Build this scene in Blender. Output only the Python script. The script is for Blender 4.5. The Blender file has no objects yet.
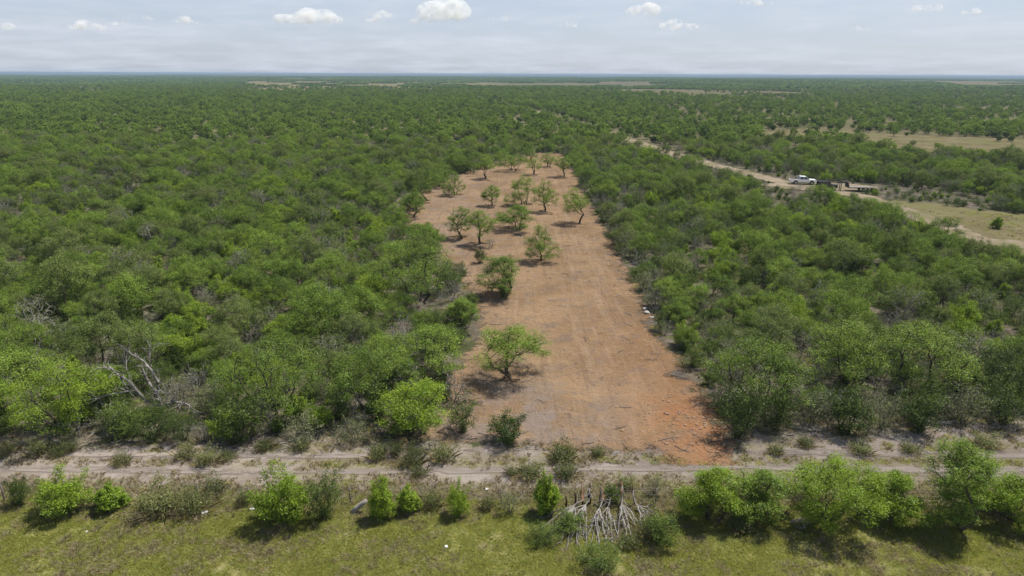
import bpy, math, random
import numpy as np
from mathutils import Matrix, Vector

rnd = random.Random(7)
R = math.radians
scene = bpy.context.scene
COL = scene.collection

# ------------------------------------------------------------------ camera
CAM_H, PITCH, ROLL, FPX = 25.0, 17.4, 0.22, 683.0
cam_d = bpy.data.cameras.new('camera')
cam = bpy.data.objects.new('camera', cam_d)
COL.objects.link(cam)
cam_d.sensor_width = 36.0
cam_d.lens = 36.0 * FPX / 1024.0
cam_d.clip_start, cam_d.clip_end = 0.5, 80000.0
CAM_M = Matrix.Rotation(R(90 - PITCH), 4, 'X') @ Matrix.Rotation(R(ROLL), 4, 'Z')
cam.matrix_world = Matrix.Translation((0, 0, CAM_H)) @ CAM_M
scene.camera = cam
CAM_R = np.array(CAM_M.to_3x3())

# ------------------------------------------------------------------ world, sun, exposure
SUN_DIR = Vector((1.45, 1.0, 3.3)).normalized()          # towards the sun
SUN_EL = math.asin(SUN_DIR.z)
SUN_AZ = math.atan2(SUN_DIR.x, SUN_DIR.y)
world = bpy.data.worlds.new('World')
scene.world = world
world.use_nodes = True
wt = world.node_tree
for n in list(wt.nodes):
    wt.nodes.remove(n)
w_out = wt.nodes.new('ShaderNodeOutputWorld')
w_bg = wt.nodes.new('ShaderNodeBackground')
w_bg.inputs['Strength'].default_value = 0.084
w_sky = wt.nodes.new('ShaderNodeTexSky')
w_sky.sky_type = 'NISHITA'
w_sky.sun_disc = False
w_sky.sun_elevation = SUN_EL
w_sky.sun_rotation = SUN_AZ
w_sky.altitude = 200.0
w_sky.air_density = 1.0
w_sky.dust_density = 1.2
w_sky.ozone_density = 2.0
# thin high veil of cloud, laid on a plane above the whole place
w_tc = wt.nodes.new('ShaderNodeTexCoord')
w_sep = wt.nodes.new('ShaderNodeSeparateXYZ')
wt.links.new(w_tc.outputs['Generated'], w_sep.inputs[0])
w_z = wt.nodes.new('ShaderNodeMath'); w_z.operation = 'MAXIMUM'; w_z.inputs[1].default_value = 0.0
wt.links.new(w_sep.outputs['Z'], w_z.inputs[0])
w_z2 = wt.nodes.new('ShaderNodeMath'); w_z2.operation = 'ADD'; w_z2.inputs[1].default_value = 0.11
wt.links.new(w_z.outputs[0], w_z2.inputs[0])
w_div = wt.nodes.new('ShaderNodeVectorMath'); w_div.operation = 'DIVIDE'
w_comb = wt.nodes.new('ShaderNodeCombineXYZ')
for i in range(3):
    wt.links.new(w_z2.outputs[0], w_comb.inputs[i])
wt.links.new(w_tc.outputs['Generated'], w_div.inputs[0])
wt.links.new(w_comb.outputs[0], w_div.inputs[1])
w_n = wt.nodes.new('ShaderNodeTexNoise')
w_n.inputs['Scale'].default_value = 1.5
w_n.inputs['Detail'].default_value = 7.0
w_n.inputs['Roughness'].default_value = 0.6
wt.links.new(w_div.outputs[0], w_n.inputs['Vector'])
w_r = wt.nodes.new('ShaderNodeMapRange')
w_r.inputs['From Min'].default_value = 0.36
w_r.inputs['From Max'].default_value = 0.72
w_r.inputs['To Min'].default_value = 0.68
w_r.inputs['To Max'].default_value = 0.96
wt.links.new(w_n.outputs['Fac'], w_r.inputs['Value'])
w_col = wt.nodes.new('ShaderNodeMix'); w_col.data_type = 'RGBA'        # streaks in the veil
w_col.inputs[6].default_value = (5.35, 6.00, 7.25, 1)
w_col.inputs[7].default_value = (6.10, 6.60, 7.50, 1)
w_s = wt.nodes.new('ShaderNodeMapRange')
w_s.inputs['From Min'].default_value = 0.40
w_s.inputs['From Max'].default_value = 0.68
wt.links.new(w_n.outputs['Fac'], w_s.inputs['Value'])
wt.links.new(w_s.outputs['Result'], w_col.inputs['Factor'])
w_h = wt.nodes.new('ShaderNodeMapRange')                                # the veil thins towards the zenith
w_h.inputs['From Min'].default_value = 0.10
w_h.inputs['From Max'].default_value = 0.75
w_h.inputs['To Min'].default_value = 1.0
w_h.inputs['To Max'].default_value = 0.12
wt.links.new(w_z.outputs[0], w_h.inputs['Value'])
w_f = wt.nodes.new('ShaderNodeMath'); w_f.operation = 'MULTIPLY'
wt.links.new(w_h.outputs['Result'], w_f.inputs[0])
wt.links.new(w_r.outputs['Result'], w_f.inputs[1])
w_mix = wt.nodes.new('ShaderNodeMix'); w_mix.data_type = 'RGBA'
wt.links.new(w_f.outputs[0], w_mix.inputs['Factor'])
wt.links.new(w_sky.outputs['Color'], w_mix.inputs[6])
wt.links.new(w_col.outputs[2], w_mix.inputs[7])
wt.links.new(w_mix.outputs[2], w_bg.inputs['Color'])
wt.links.new(w_bg.outputs[0], w_out.inputs['Surface'])

sun_d = bpy.data.lights.new('sun', 'SUN')
sun_d.energy = 5.0
sun_d.angle = R(0.53)
sun_d.color = (1.0, 0.95, 0.87)
sun = bpy.data.objects.new('sun', sun_d)
COL.objects.link(sun)
sun.location = (60, 60, 150)
sun.rotation_euler = (-SUN_DIR).to_track_quat('-Z', 'Y').to_euler()

vs = scene.view_settings
vs.view_transform = 'Standard'
vs.look = 'None'
vs.exposure = 0.40
vs.gamma = 1.0
vs.use_curve_mapping = False
scene.render.engine = 'CYCLES'
cy = scene.cycles
cy.max_bounces = 14
cy.diffuse_bounces = 2
cy.glossy_bounces = 2
cy.transmission_bounces = 4
cy.transparent_max_bounces = 6
cy.volume_bounces = 14
cy.use_denoising = True
cy.denoiser = 'OPENIMAGEDENOISE'
cy.denoising_input_passes = 'RGB_ALBEDO_NORMAL'
cy.use_adaptive_sampling = True
cy.adaptive_threshold = 0.015
scene.render.use_persistent_data = False


# ------------------------------------------------------------------ small maths
def lattice_noise(x, y, scale, seed=0):
    """smooth value noise, -1..1"""
    x = np.asarray(x, float) / scale
    y = np.asarray(y, float) / scale
    xi, yi = np.floor(x), np.floor(y)
    fx, fy = x - xi, y - yi
    fx, fy = fx * fx * fx * (fx * (6 * fx - 15) + 10), fy * fy * fy * (fy * (6 * fy - 15) + 10)

    def h(a, b):
        v = np.sin(a * 127.1 + b * 311.7 + seed * 74.7) * 43758.5453
        return (v - np.floor(v)) * 2 - 1
    return ((h(xi, yi) * (1 - fx) + h(xi + 1, yi) * fx) * (1 - fy)
            + (h(xi, yi + 1) * (1 - fx) + h(xi + 1, yi + 1) * fx) * fy)


def sstep(a, b, v):
    t = np.clip((np.asarray(v, float) - a) / (b - a), 0, 1)
    return t * t * (3 - 2 * t)


def ground_z(x, y):
    x = np.asarray(x, float); y = np.asarray(y, float)
    d = np.hypot(x, y)
    z = 0.16 * lattice_noise(x, y, 26, 3)
    z = z + sstep(260, 1400, d) * (3.2 * lattice_noise(x, y, 520, 5))
    z = z + sstep(1500, 6000, d) * (6.0 * lattice_noise(x, y, 2600, 9))
    z = z + 5.0 * sstep(500, 1700, y) * sstep(150, 900, x) * (1 - sstep(2600, 4200, y))
    return z


def gp(px, py):
    """picture point -> point on the level ground"""
    d = CAM_R @ np.array([(px - 512.0) / FPX, -(py - 288.0) / FPX, -1.0])
    t = -CAM_H / d[2]
    return np.array([d[0] * t, d[1] * t])


def depth(x, y, z=0.0):
    p = np.stack([np.asarray(x, float), np.asarray(y, float), np.zeros_like(np.asarray(x, float)) + z - CAM_H], -1)
    return -(p @ CAM_R)[..., 2]


def project(x, y, z=0.0):
    p = np.stack([np.asarray(x, float), np.asarray(y, float), np.zeros_like(np.asarray(x, float)) + z - CAM_H], -1)
    c = p @ CAM_R
    dz = np.maximum(-c[..., 2], 1e-3)
    return 512 + FPX * c[..., 0] / dz, 288 - FPX * c[..., 1] / dz, -c[..., 2]


def poly_sd(px, py, poly):
    """signed distance to a polygon, positive inside"""
    poly = np.asarray(poly, float)
    px = np.asarray(px, float); py = np.asarray(py, float)
    best = np.full(px.shape, 1e18)
    inside = np.zeros(px.shape, bool)
    n = len(poly)
    for i in range(n):
        a, b = poly[i], poly[(i + 1) % n]
        e = b - a
        wx, wy = px - a[0], py - a[1]
        t = np.clip((wx * e[0] + wy * e[1]) / (e @ e + 1e-12), 0, 1)
        best = np.minimum(best, (wx - t * e[0]) ** 2 + (wy - t * e[1]) ** 2)
        c = ((a[1] <= py) & (b[1] > py)) | ((b[1] <= py) & (a[1] > py))
        with np.errstate(divide='ignore', invalid='ignore'):
            xx = a[0] + (py - a[1]) * e[0] / (e[1] if e[1] != 0 else 1e-12)
        inside ^= c & (px < xx)
    d = np.sqrt(best)
    return np.where(inside, d, -d)


def line_dist(px, py, line):
    line = np.asarray(line, float)
    best = np.full(np.shape(px), 1e18)
    for a, b in zip(line[:-1], line[1:]):
        e = b - a
        wx, wy = px - a[0], py - a[1]
        t = np.clip((wx * e[0] + wy * e[1]) / (e @ e + 1e-12), 0, 1)
        best = np.minimum(best, (wx - t * e[0]) ** 2 + (wy - t * e[1]) ** 2)
    return np.sqrt(best)


# ------------------------------------------------------------------ object helpers
def link(o, parent=None):
    COL.objects.link(o)
    if parent is not None:
        o.parent = parent
    return o


def tag(o, label=None, cat=None, group=None, kind=None):
    if label: o['label'] = label
    if cat: o['category'] = cat
    if group: o['group'] = group
    if kind: o['kind'] = kind
    return o


def empty(name, loc, rz=0.0, scale=1.0):
    o = bpy.data.objects.new(name, None)
    o.empty_display_size = 0.3
    o.location = loc
    o.rotation_euler = (0, 0, rz)
    o.scale = (scale,) * 3 if not hasattr(scale, '__len__') else scale
    return link(o)


def make_mesh(name, verts, faces, mats, face_mat=None, face_attr=None, vert_attr=None, smooth=False):
    """faces: one int array (n,k) or a list of such arrays"""
    me = bpy.data.meshes.new(name)
    verts = np.asarray(verts, np.float32).reshape(-1, 3)
    if isinstance(faces, np.ndarray):
        faces = [faces]
    faces = [np.asarray(f, np.int32) for f in faces if len(f)]
    me.vertices.add(len(verts))
    me.vertices.foreach_set('co', verts.ravel())
    tot = np.concatenate([np.full(len(f), f.shape[1], np.int32) for f in faces])
    idx = np.concatenate([f.ravel() for f in faces])
    me.loops.add(len(idx))
    me.loops.foreach_set('vertex_index', idx)
    me.polygons.add(len(tot))
    me.polygons.foreach_set('loop_start', np.concatenate([[0], np.cumsum(tot)[:-1]]).astype(np.int32))
    me.polygons.foreach_set('loop_total', tot)
    if smooth:
        me.polygons.foreach_set('use_smooth', np.ones(len(tot), bool))
    for m in (mats if isinstance(mats, (list, tuple)) else [mats]):
        me.materials.append(m)
    if face_mat is not None:
        me.polygons.foreach_set('material_index', np.asarray(face_mat, np.int32))
    me.update(calc_edges=True)
    for k, v in (face_attr or {}).items():
        a = me.attributes.new(k, 'FLOAT', 'FACE')
        a.data.foreach_set('value', np.asarray(v, np.float32))
    for k, v in (vert_attr or {}).items():
        a = me.attributes.new(k, 'FLOAT', 'POINT')
        a.data.foreach_set('value', np.asarray(v, np.float32))
    return me


# ------------------------------------------------------------------ material helpers
class NT:
    def __init__(self, name):
        self.m = bpy.data.materials.new(name)
        self.m.use_nodes = True
        self.t = self.m.node_tree
        for n in list(self.t.nodes):
            self.t.nodes.remove(n)
        self.out = self.t.nodes.new('ShaderNodeOutputMaterial')

    def node(self, kind, **inp):
        n = self.t.nodes.new(kind)
        for k, v in inp.items():
            self.set(n, k, v)
        return n

    def set(self, n, k, v):
        s = n.inputs[k]
        if hasattr(v, 'is_output') or isinstance(v, bpy.types.NodeSocket):
            self.t.links.new(v, s)
        else:
            if isinstance(v, tuple) and len(v) == 3 and s.type == 'RGBA':
                v = v + (1.0,)
            s.default_value = v

    def pos(self, local=False):
        if local:
            return self.node('ShaderNodeTexCoord').outputs['Object']
        return self.node('ShaderNodeNewGeometry').outputs['Position']

    def noise(self, vec, scale, detail=4.0, rough=0.6, dist=0.0):
        n = self.node('ShaderNodeTexNoise', Vector=vec, Scale=scale, Detail=detail, Roughness=rough, Distortion=dist)
        return n.outputs['Fac']

    def ramp(self, v, a, b, lo=0.0, hi=1.0, smooth=True):
        n = self.t.nodes.new('ShaderNodeMapRange')
        if smooth: n.interpolation_type = 'SMOOTHSTEP'
        self.set(n, 'Value', v)
        self.set(n, 'From Min', a); self.set(n, 'From Max', b)
        self.set(n, 'To Min', lo); self.set(n, 'To Max', hi)
        return n.outputs['Result']

    def mix(self, f, a, b, blend='MIX'):
        n = self.t.nodes.new('ShaderNodeMix'); n.data_type = 'RGBA'; n.blend_type = blend
        self.set(n, 'Factor', f)
        for k, v in ((6, a), (7, b)):
            s = n.inputs[k]
            if isinstance(v, bpy.types.NodeSocket): self.t.links.new(v, s)
            else: s.default_value = tuple(v) + (1.0,) if len(v) == 3 else v
        return n.outputs[2]

    def math(self, op, a, b=0.0, clamp=False):
        n = self.t.nodes.new('ShaderNodeMath'); n.operation = op; n.use_clamp = clamp
        for k, v in ((0, a), (1, b)):
            if isinstance(v, bpy.types.NodeSocket): self.t.links.new(v, n.inputs[k])
            else: n.inputs[k].default_value = v
        return n.outputs[0]

    def attr(self, name):
        n = self.t.nodes.new('ShaderNodeAttribute'); n.attribute_name = name
        return n.outputs['Fac']

    def stretch(self, vec, sx, sy, sz=1.0):
        n = self.t.nodes.new('ShaderNodeMapping')
        self.set(n, 'Vector', vec)
        n.inputs['Scale'].default_value = (sx, sy, sz)
        return n.outputs[0]

    def bump(self, h, strength=0.5, distance=0.1):
        n = self.node('ShaderNodeBump', Height=h, Strength=strength, Distance=distance)
        return n.outputs[0]

    def finish(self, shader):
        self.t.links.new(shader, self.out.inputs['Surface'])
        return self.m

    def earth(self, col, bump=None, alpha=None):
        b = self.node('ShaderNodeBsdfDiffuse', Color=col, Roughness=0.6)
        if bump is not None:
            self.t.links.new(bump, b.inputs['Normal'])
        sh = b.outputs[0]
        if alpha is not None:
            tr = self.node('ShaderNodeBsdfTransparent')
            mx = self.t.nodes.new('ShaderNodeMixShader')
            self.t.links.new(alpha, mx.inputs[0])
            self.t.links.new(tr.outputs[0], mx.inputs[1])
            self.t.links.new(sh, mx.inputs[2])
            sh = mx.outputs[0]
        return self.finish(sh)


def plain(name, col, rough=0.6, metal=0.0, spec=0.4, var=0.0, vscale=3.0):
    n = NT(name)
    c = col
    if var:
        f = n.noise(n.pos(True), vscale, 5.0, 0.65)
        c = n.mix(n.ramp(f, 0.3, 0.7), tuple(x * (1 - var) for x in col), tuple(min(1, x * (1 + var)) for x in col))
    b = n.node('ShaderNodeBsdfPrincipled', Roughness=rough, Metallic=metal)
    n.set(b, 'Base Color', c)
    n.set(b, 'Specular IOR Level', spec)
    return n.finish(b.outputs[0])


def leaf_mat(name, dark, mid, light, trans=0.30, objvar=0.5):
    """leaf colours spread over clumps, leaves and single plants"""
    n = NT(name)
    t = n.attr('tone')
    oi = n.t.nodes.new('ShaderNodeObjectInfo')
    t = n.math('ADD', t, n.math('MULTIPLY', n.math('SUBTRACT', oi.outputs['Random'], 0.5), objvar), True)
    c = n.mix(n.ramp(t, 0.0, 0.5, smooth=False), dark, mid)
    c = n.mix(n.ramp(t, 0.5, 1.0, smooth=False), c, light)
    d = n.node('ShaderNodeBsdfDiffuse', Color=c)
    tr = n.node('ShaderNodeBsdfTranslucent', Color=n.mix(0.5, c, n.mix(1.0, c, (1.1, 1.15, 0.45), 'MULTIPLY')))
    g = n.node('ShaderNodeBsdfGlossy', Roughness=0.45)
    n.set(g, 'Color', (0.9, 0.9, 0.9))
    m1 = n.t.nodes.new('ShaderNodeMixShader'); m1.inputs[0].default_value = trans
    n.t.links.new(d.outputs[0], m1.inputs[1]); n.t.links.new(tr.outputs[0], m1.inputs[2])
    m2 = n.t.nodes.new('ShaderNodeMixShader'); m2.inputs[0].default_value = 0.012
    n.t.links.new(m1.outputs[0], m2.inputs[1]); n.t.links.new(g.outputs[0], m2.inputs[2])
    return n.finish(m2.outputs[0])


def bark_mat(name, a, b, scale=6.0):
    n = NT(name)
    p = n.pos(True)
    f = n.noise(n.stretch(p, 1, 1, 0.25), scale, 6.0, 0.7)
    g = n.noise(p, scale * 0.3, 3.0, 0.5)
    c = n.mix(n.ramp(n.math('ADD', n.math('MULTIPLY', f, 0.6), n.math('MULTIPLY', g, 0.4)), 0.36, 0.64), a, b)
    return n.earth(c, n.bump(f, 0.6, 0.03))


M = {}
M['mesquite'] = leaf_mat('mesquite_leaves', (0.076, 0.126, 0.018), (0.146, 0.224, 0.030), (0.229, 0.321, 0.045), 0.28, 0.6)
M['olive'] = leaf_mat('olive_leaves', (0.084, 0.112, 0.028), (0.134, 0.175, 0.041), (0.200, 0.246, 0.061), 0.26)
M['huisache'] = leaf_mat('bright_leaves', (0.117, 0.190, 0.014), (0.190, 0.280, 0.022), (0.269, 0.362, 0.035), 0.32)
M['shrub'] = leaf_mat('shrub_leaves', (0.040, 0.067, 0.012), (0.074, 0.114, 0.019), (0.126, 0.175, 0.030), 0.22, 0.8)
M['greygreen'] = leaf_mat('greygreen_leaves', (0.108, 0.126, 0.050), (0.168, 0.192, 0.080), (0.229, 0.257, 0.114), 0.25)
M['weed'] = leaf_mat('weed_leaves', (0.085, 0.105, 0.032), (0.130, 0.150, 0.046), (0.185, 0.195, 0.070), 0.30, 0.9)
M['grass'] = leaf_mat('verge_grass', (0.185, 0.220, 0.040), (0.290, 0.310, 0.066), (0.420, 0.390, 0.120), 0.45, 0.7)
M['drygrass'] = leaf_mat('dry_grass', (0.215, 0.175, 0.100), (0.350, 0.290, 0.185), (0.460, 0.395, 0.265), 0.35, 0.8)
M['bark'] = bark_mat('mesquite_bark', (0.040, 0.033, 0.027), (0.115, 0.095, 0.076))
M['greybark'] = bark_mat('grey_bark', (0.105, 0.092, 0.080), (0.240, 0.215, 0.190))
M['deadwood'] = bark_mat('dead_wood', (0.160, 0.145, 0.128), (0.400, 0.370, 0.335))
M['bleached'] = bark_mat('bleached_wood', (0.215, 0.196, 0.172), (0.420, 0.395, 0.360))
M['rawwood'] = bark_mat('split_wood', (0.200, 0.095, 0.050), (0.420, 0.250, 0.150))
M['char'] = bark_mat('dark_stub_wood', (0.035, 0.024, 0.018), (0.120, 0.070, 0.045))

# ------------------------------------------------------------------ layout (ground metres)
def polyg(pts):
    return np.array([gp(*p) for p in pts])


CLEAR = polyg([(405, 440), (432, 428), (450, 405), (446, 388), (456, 370), (478, 345), (480, 312), (472, 285), (448, 262), (434, 244), (410, 228),
               (400, 214), (410, 200), (424, 190), (448, 180), (476, 168), (505, 159), (540, 153), (562, 154), (574, 172), (584, 196),
               (602, 226), (618, 256), (642, 302), (652, 330), (690, 380), (722, 428), (737, 468), (690, 464), (645, 450), (560, 446), (500, 441), (450, 438)])
STRIP = polyg([(-160, 478), (-160, 446), (0, 446), (110, 440), (200, 443), (330, 436), (395, 438), (470, 444), (600, 448), (735, 440), (790, 428), (860, 436),
               (940, 428), (1000, 418), (1180, 410), (1200, 490), (1024, 490), (700, 492), (300, 490)])
VERGE_EDGE_Y = 36.2
ROAD = np.array([gp(*p) for p in [(470, 96), (545, 114), (600, 130), (655, 149), (715, 166), (770, 180), (820, 189), (862, 197), (900, 211), (945, 226), (975, 240), (1040, 246), (1200, 250)]])
FIELD_A = polyg([(868, 200), (930, 204), (1000, 212), (1100, 218), (1200, 235), (1100, 262), (1010, 252), (965, 246), (930, 232), (895, 222), (862, 208)])
FIELD_B = polyg([(800, 129), (850, 131), (930, 136), (1024, 139), (1300, 146), (1300, 166), (1024, 159), (930, 156), (880, 149), (840, 142), (770, 139), (740, 133)])
FIELD_C = polyg([(36, 84.5), (95, 84), (112, 92), (66, 95), (30, 92)])
FIELD_D = polyg([(225, 81.5), (320, 81), (500, 81.2), (520, 87), (420, 91), (360, 89), (300, 91.5), (240, 90)])
FIELD_E = polyg([(890, 82), (1010, 81.5), (1090, 83), (1060, 88), (950, 87)])
FIELD_F = polyg([(520, 82), (640, 82.5), (650, 86), (560, 87)])
FIELDS = [FIELD_A, FIELD_B, FIELD_C, FIELD_D, FIELD_E]


def track_y(x):
    return 40.6 + 0.006 * x + 0.25 * np.sin(x * 0.11)


# ------------------------------------------------------------------ ground
def spaced(near_lo, near_hi, step, far_lo, far_hi, g=1.06):
    v = list(np.arange(near_lo, near_hi + 1e-6, step))
    s, p = step, near_hi
    while p < far_hi:
        s *= g; p += s; v.append(p)
    s, p, low = step, near_lo, []
    while p > far_lo:
        s *= g; p -= s; low.append(p)
    return np.array(low[::-1] + v)


def grid_mesh(name, xs, ys, mat, dz=0.0, keep=None, attrs=None):
    X, Y = np.meshgrid(xs, ys)
    Z = ground_z(X, Y) + dz
    nx, ny = len(xs), len(ys)
    i = np.arange(nx * ny).reshape(ny, nx)
    q = np.stack([i[:-1, :-1], i[:-1, 1:], i[1:, 1:], i[1:, :-1]], -1).reshape(-1, 4)
    V = np.stack([X, Y, Z], -1).reshape(-1, 3)
    at = {k: f(X.ravel(), Y.ravel()) for k, f in (attrs or {}).items()}
    if keep is not None:
        kv = keep(X.ravel(), Y.ravel())
        q = q[kv[q].any(1)]
        used = np.unique(q)
        remap = np.zeros(len(V), np.int64); remap[used] = np.arange(len(used))
        q = remap[q]; V = V[used]
        at = {k: v[used] for k, v in at.items()}
    return make_mesh(name, V, q, mat, vert_attr=at, smooth=True)


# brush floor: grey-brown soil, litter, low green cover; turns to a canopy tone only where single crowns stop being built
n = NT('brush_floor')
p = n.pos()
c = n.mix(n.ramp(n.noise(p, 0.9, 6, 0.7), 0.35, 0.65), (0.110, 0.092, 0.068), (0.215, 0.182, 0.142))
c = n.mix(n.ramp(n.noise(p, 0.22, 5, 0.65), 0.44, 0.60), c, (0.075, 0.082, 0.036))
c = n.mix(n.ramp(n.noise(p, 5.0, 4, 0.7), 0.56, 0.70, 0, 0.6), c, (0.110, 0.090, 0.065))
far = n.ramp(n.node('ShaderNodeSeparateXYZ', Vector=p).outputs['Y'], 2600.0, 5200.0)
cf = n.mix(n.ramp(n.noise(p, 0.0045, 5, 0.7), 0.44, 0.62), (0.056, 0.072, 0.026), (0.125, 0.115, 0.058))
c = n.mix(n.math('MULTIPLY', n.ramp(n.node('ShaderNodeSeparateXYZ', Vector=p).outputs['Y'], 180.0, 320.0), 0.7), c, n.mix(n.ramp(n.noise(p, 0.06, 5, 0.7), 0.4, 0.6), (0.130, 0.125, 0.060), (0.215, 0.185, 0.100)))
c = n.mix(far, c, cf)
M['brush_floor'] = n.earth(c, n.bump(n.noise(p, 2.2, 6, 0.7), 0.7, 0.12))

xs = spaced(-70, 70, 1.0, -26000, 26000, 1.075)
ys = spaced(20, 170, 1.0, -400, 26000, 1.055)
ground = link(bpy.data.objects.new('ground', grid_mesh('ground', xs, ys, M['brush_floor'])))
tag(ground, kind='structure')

# pale bare strip between the brush and the track
n = NT('pale_soil')
p = n.pos()
c = n.mix(n.ramp(n.noise(p, 0.35, 7, 0.7), 0.36, 0.64), (0.215, 0.178, 0.150), (0.335, 0.288, 0.250))
c = n.mix(n.ramp(n.noise(n.stretch(p, 0.25, 1.1), 0.9, 5, 0.65), 0.50, 0.66), c, (0.180, 0.145, 0.130))
c = n.mix(n.ramp(n.noise(n.stretch(p, 0.5, 1.4), 0.22, 7, 0.75), 0.46, 0.60, 0, 0.85), c, (0.235, 0.205, 0.125))
c = n.mix(n.ramp(n.noise(p, 7.0, 3, 0.7), 0.58, 0.72, 0, 0.7), c, (0.120, 0.095, 0.080))
al = n.ramp(n.math('ADD', n.attr('edge'), n.math('MULTIPLY', n.math('SUBTRACT', n.noise(p, 0.5, 6, 0.75), 0.5), 7.0)), -0.25, 0.35)
M['pale_soil'] = n.earth(c, n.bump(n.noise(p, 3.0, 6, 0.75), 0.6, 0.08), al)
o = link(bpy.data.objects.new('bare_soil', grid_mesh('bare_soil', np.arange(-75, 76, 0.5), np.arange(34, 62, 0.5), M['pale_soil'], 0.012,
         lambda x, y: poly_sd(x, y, STRIP) > -2.5, {'edge': lambda x, y: poly_sd(x, y, STRIP)})))
tag(o, 'pale greyish bare soil band along the front of the brush', kind='structure')

# the bulldozed strip
n = NT('cleared_soil')
p = n.pos()
big = n.noise(p, 0.11, 6, 0.65)
c = n.mix(n.ramp(big, 0.36, 0.66), (0.225, 0.146, 0.080), (0.340, 0.228, 0.130))
c = n.mix(n.ramp(n.noise(p, 0.42, 7, 0.72), 0.48, 0.66, 0, 0.85), c, (0.205, 0.155, 0.120))
c = n.mix(n.ramp(n.noise(n.stretch(p, 0.9, 0.16), 0.8, 6, 0.75), 0.52, 0.70, 0, 0.45), c, (0.370, 0.258, 0.172))
c = n.mix(n.math('MULTIPLY', n.attr('tyre'), n.ramp(n.noise(n.stretch(p, 1, 0.3), 0.35, 5, 0.7), 0.45, 0.66)), c, (0.390, 0.285, 0.195))
c = n.mix(n.math('MULTIPLY', n.attr('grey'), n.ramp(n.noise(p, 0.3, 6, 0.75), 0.42, 0.58)), c, (0.250, 0.200, 0.165))
c = n.mix(n.ramp(n.noise(n.stretch(p, 1.3, 0.05), 1.0, 4, 0.65), 0.54, 0.68, 0, 0.30), c, (0.400, 0.280, 0.175))
c = n.mix(n.ramp(n.noise(n.stretch(p, 1.0, 0.045), 1.3, 4, 0.65), 0.56, 0.68, 0, 0.45), c, (0.190, 0.125, 0.080))
c = n.mix(n.math('MULTIPLY', n.attr('red'), n.ramp(n.noise(p, 0.55, 6, 0.75), 0.30, 0.62)), c, (0.330, 0.165, 0.080))
c = n.mix(n.ramp(n.noise(p, 2.6, 7, 0.8), 0.53, 0.68, 0, 0.55), c, (0.165, 0.108, 0.072))
c = n.mix(n.ramp(n.noise(p, 1.1, 7, 0.8), 0.54, 0.64, 0, 0.5), c, (0.390, 0.280, 0.190))
c = n.mix(n.ramp(n.noise(p, 0.75, 4, 0.6), 0.60, 0.68, 0, 0.6), c, (0.140, 0.100, 0.078))
al = n.ramp(n.math('ADD', n.attr('edge'), n.math('MULTIPLY', n.math('SUBTRACT', n.noise(p, 0.45, 7, 0.75), 0.46), 9.0)), -0.3, 0.9)
hb = n.math('ADD', n.noise(p, 1.3, 7, 0.75), n.math('MULTIPLY', n.noise(n.stretch(p, 1.6, 0.35), 1.0, 3, 0.6), 0.25))
M['cleared_soil'] = n.earth(c, n.bump(hb, 1.0, 0.30), al)


def tyre_attr(x, y):
    a = np.zeros_like(x)
    for x0, amp, ph, w in ((6.2, 0.8, 0.0, .4), (8.1, 0.8, 0.0, .4), (10.3, 0.5, 1.0, .35), (12.2, 0.5, 1.0, .35), (3.4, 1.2, 2.0, .35), (1.6, 1.2, 2.0, .35)):
        c0 = x0 + amp * np.sin(y * 0.035 + ph)
        a = np.maximum(a, np.exp(-((x - c0) / w) ** 2))
    return a * 0.6


rx, ry = gp(700, 432)
o = link(bpy.data.objects.new('cleared_strip', grid_mesh('cleared_strip', np.arange(-32, 26, 0.5), np.arange(36, 245, 0.5), M['cleared_soil'], 0.026,
         lambda x, y: poly_sd(x, y, CLEAR) > -3,
         {'edge': lambda x, y: poly_sd(x, y, CLEAR), 'tyre': tyre_attr, 'grey': lambda x, y: np.clip(np.exp(-(((x - 1) / 7.0) ** 2 + ((y - 46) / 9.0) ** 2)) + 0.6 * np.exp(-((x + 12) / 9.0) ** 2 - ((y - 120) / 60.0) ** 2), 0, 1),
          'red': lambda x, y: np.exp(-(((x - rx) / 3.6) ** 2 + ((y - ry) / 6.5) ** 2)) * 1.2 + 0.35 * np.exp(-(((x - 13) / 5.0) ** 2 + ((y - 58) / 12) ** 2))})))
tag(o, 'reddish brown bulldozed dirt strip running back through the brush', kind='structure')

# two-rut track along the front
n = NT('track_soil')
p = n.pos()
c = n.mix(n.ramp(n.noise(n.stretch(p, 0.12, 1.0), 1.2, 6, 0.7), 0.36, 0.64), (0.215, 0.182, 0.155), (0.310, 0.265, 0.228))
c = n.mix(n.ramp(n.noise(p, 2.5, 5, 0.75), 0.55, 0.72, 0, 0.6), c, (0.180, 0.140, 0.115))
al = n.math('MULTIPLY', n.attr('rut'), n.ramp(n.noise(n.stretch(p, 0.4, 1.0), 0.8, 6, 0.75), 0.28, 0.56, 0.0, 1.0), True)
al = n.ramp(al, 0.30, 0.85)
M['track_soil'] = n.earth(c, n.bump(n.noise(p, 4.0, 5, 0.75), 0.5, 0.06), al)


def rut_attr(x, y):
    c0 = track_y(x)
    w = 0.42 + 0.12 * lattice_noise(x, y, 5, 2)
    up = 1 - 0.9 * np.exp(-((x - 6) / 10.0) ** 4)          # the bulldozer wiped the upper rut at the clearing mouth
    return np.maximum(up * np.exp(-((y - c0 - 0.95) / w) ** 4), np.exp(-((y - c0 + 1.0) / w) ** 4))


o = link(bpy.data.objects.new('dirt_track', grid_mesh('dirt_track', np.arange(-75, 76, 0.5), np.arange(36.5, 45, 0.2), M['track_soil'], 0.040,
         lambda x, y: np.abs(y - track_y(x)) < 1.9, {'rut': rut_attr})))
tag(o, 'two-rut dirt track running across in front of the brush', kind='structure')

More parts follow.
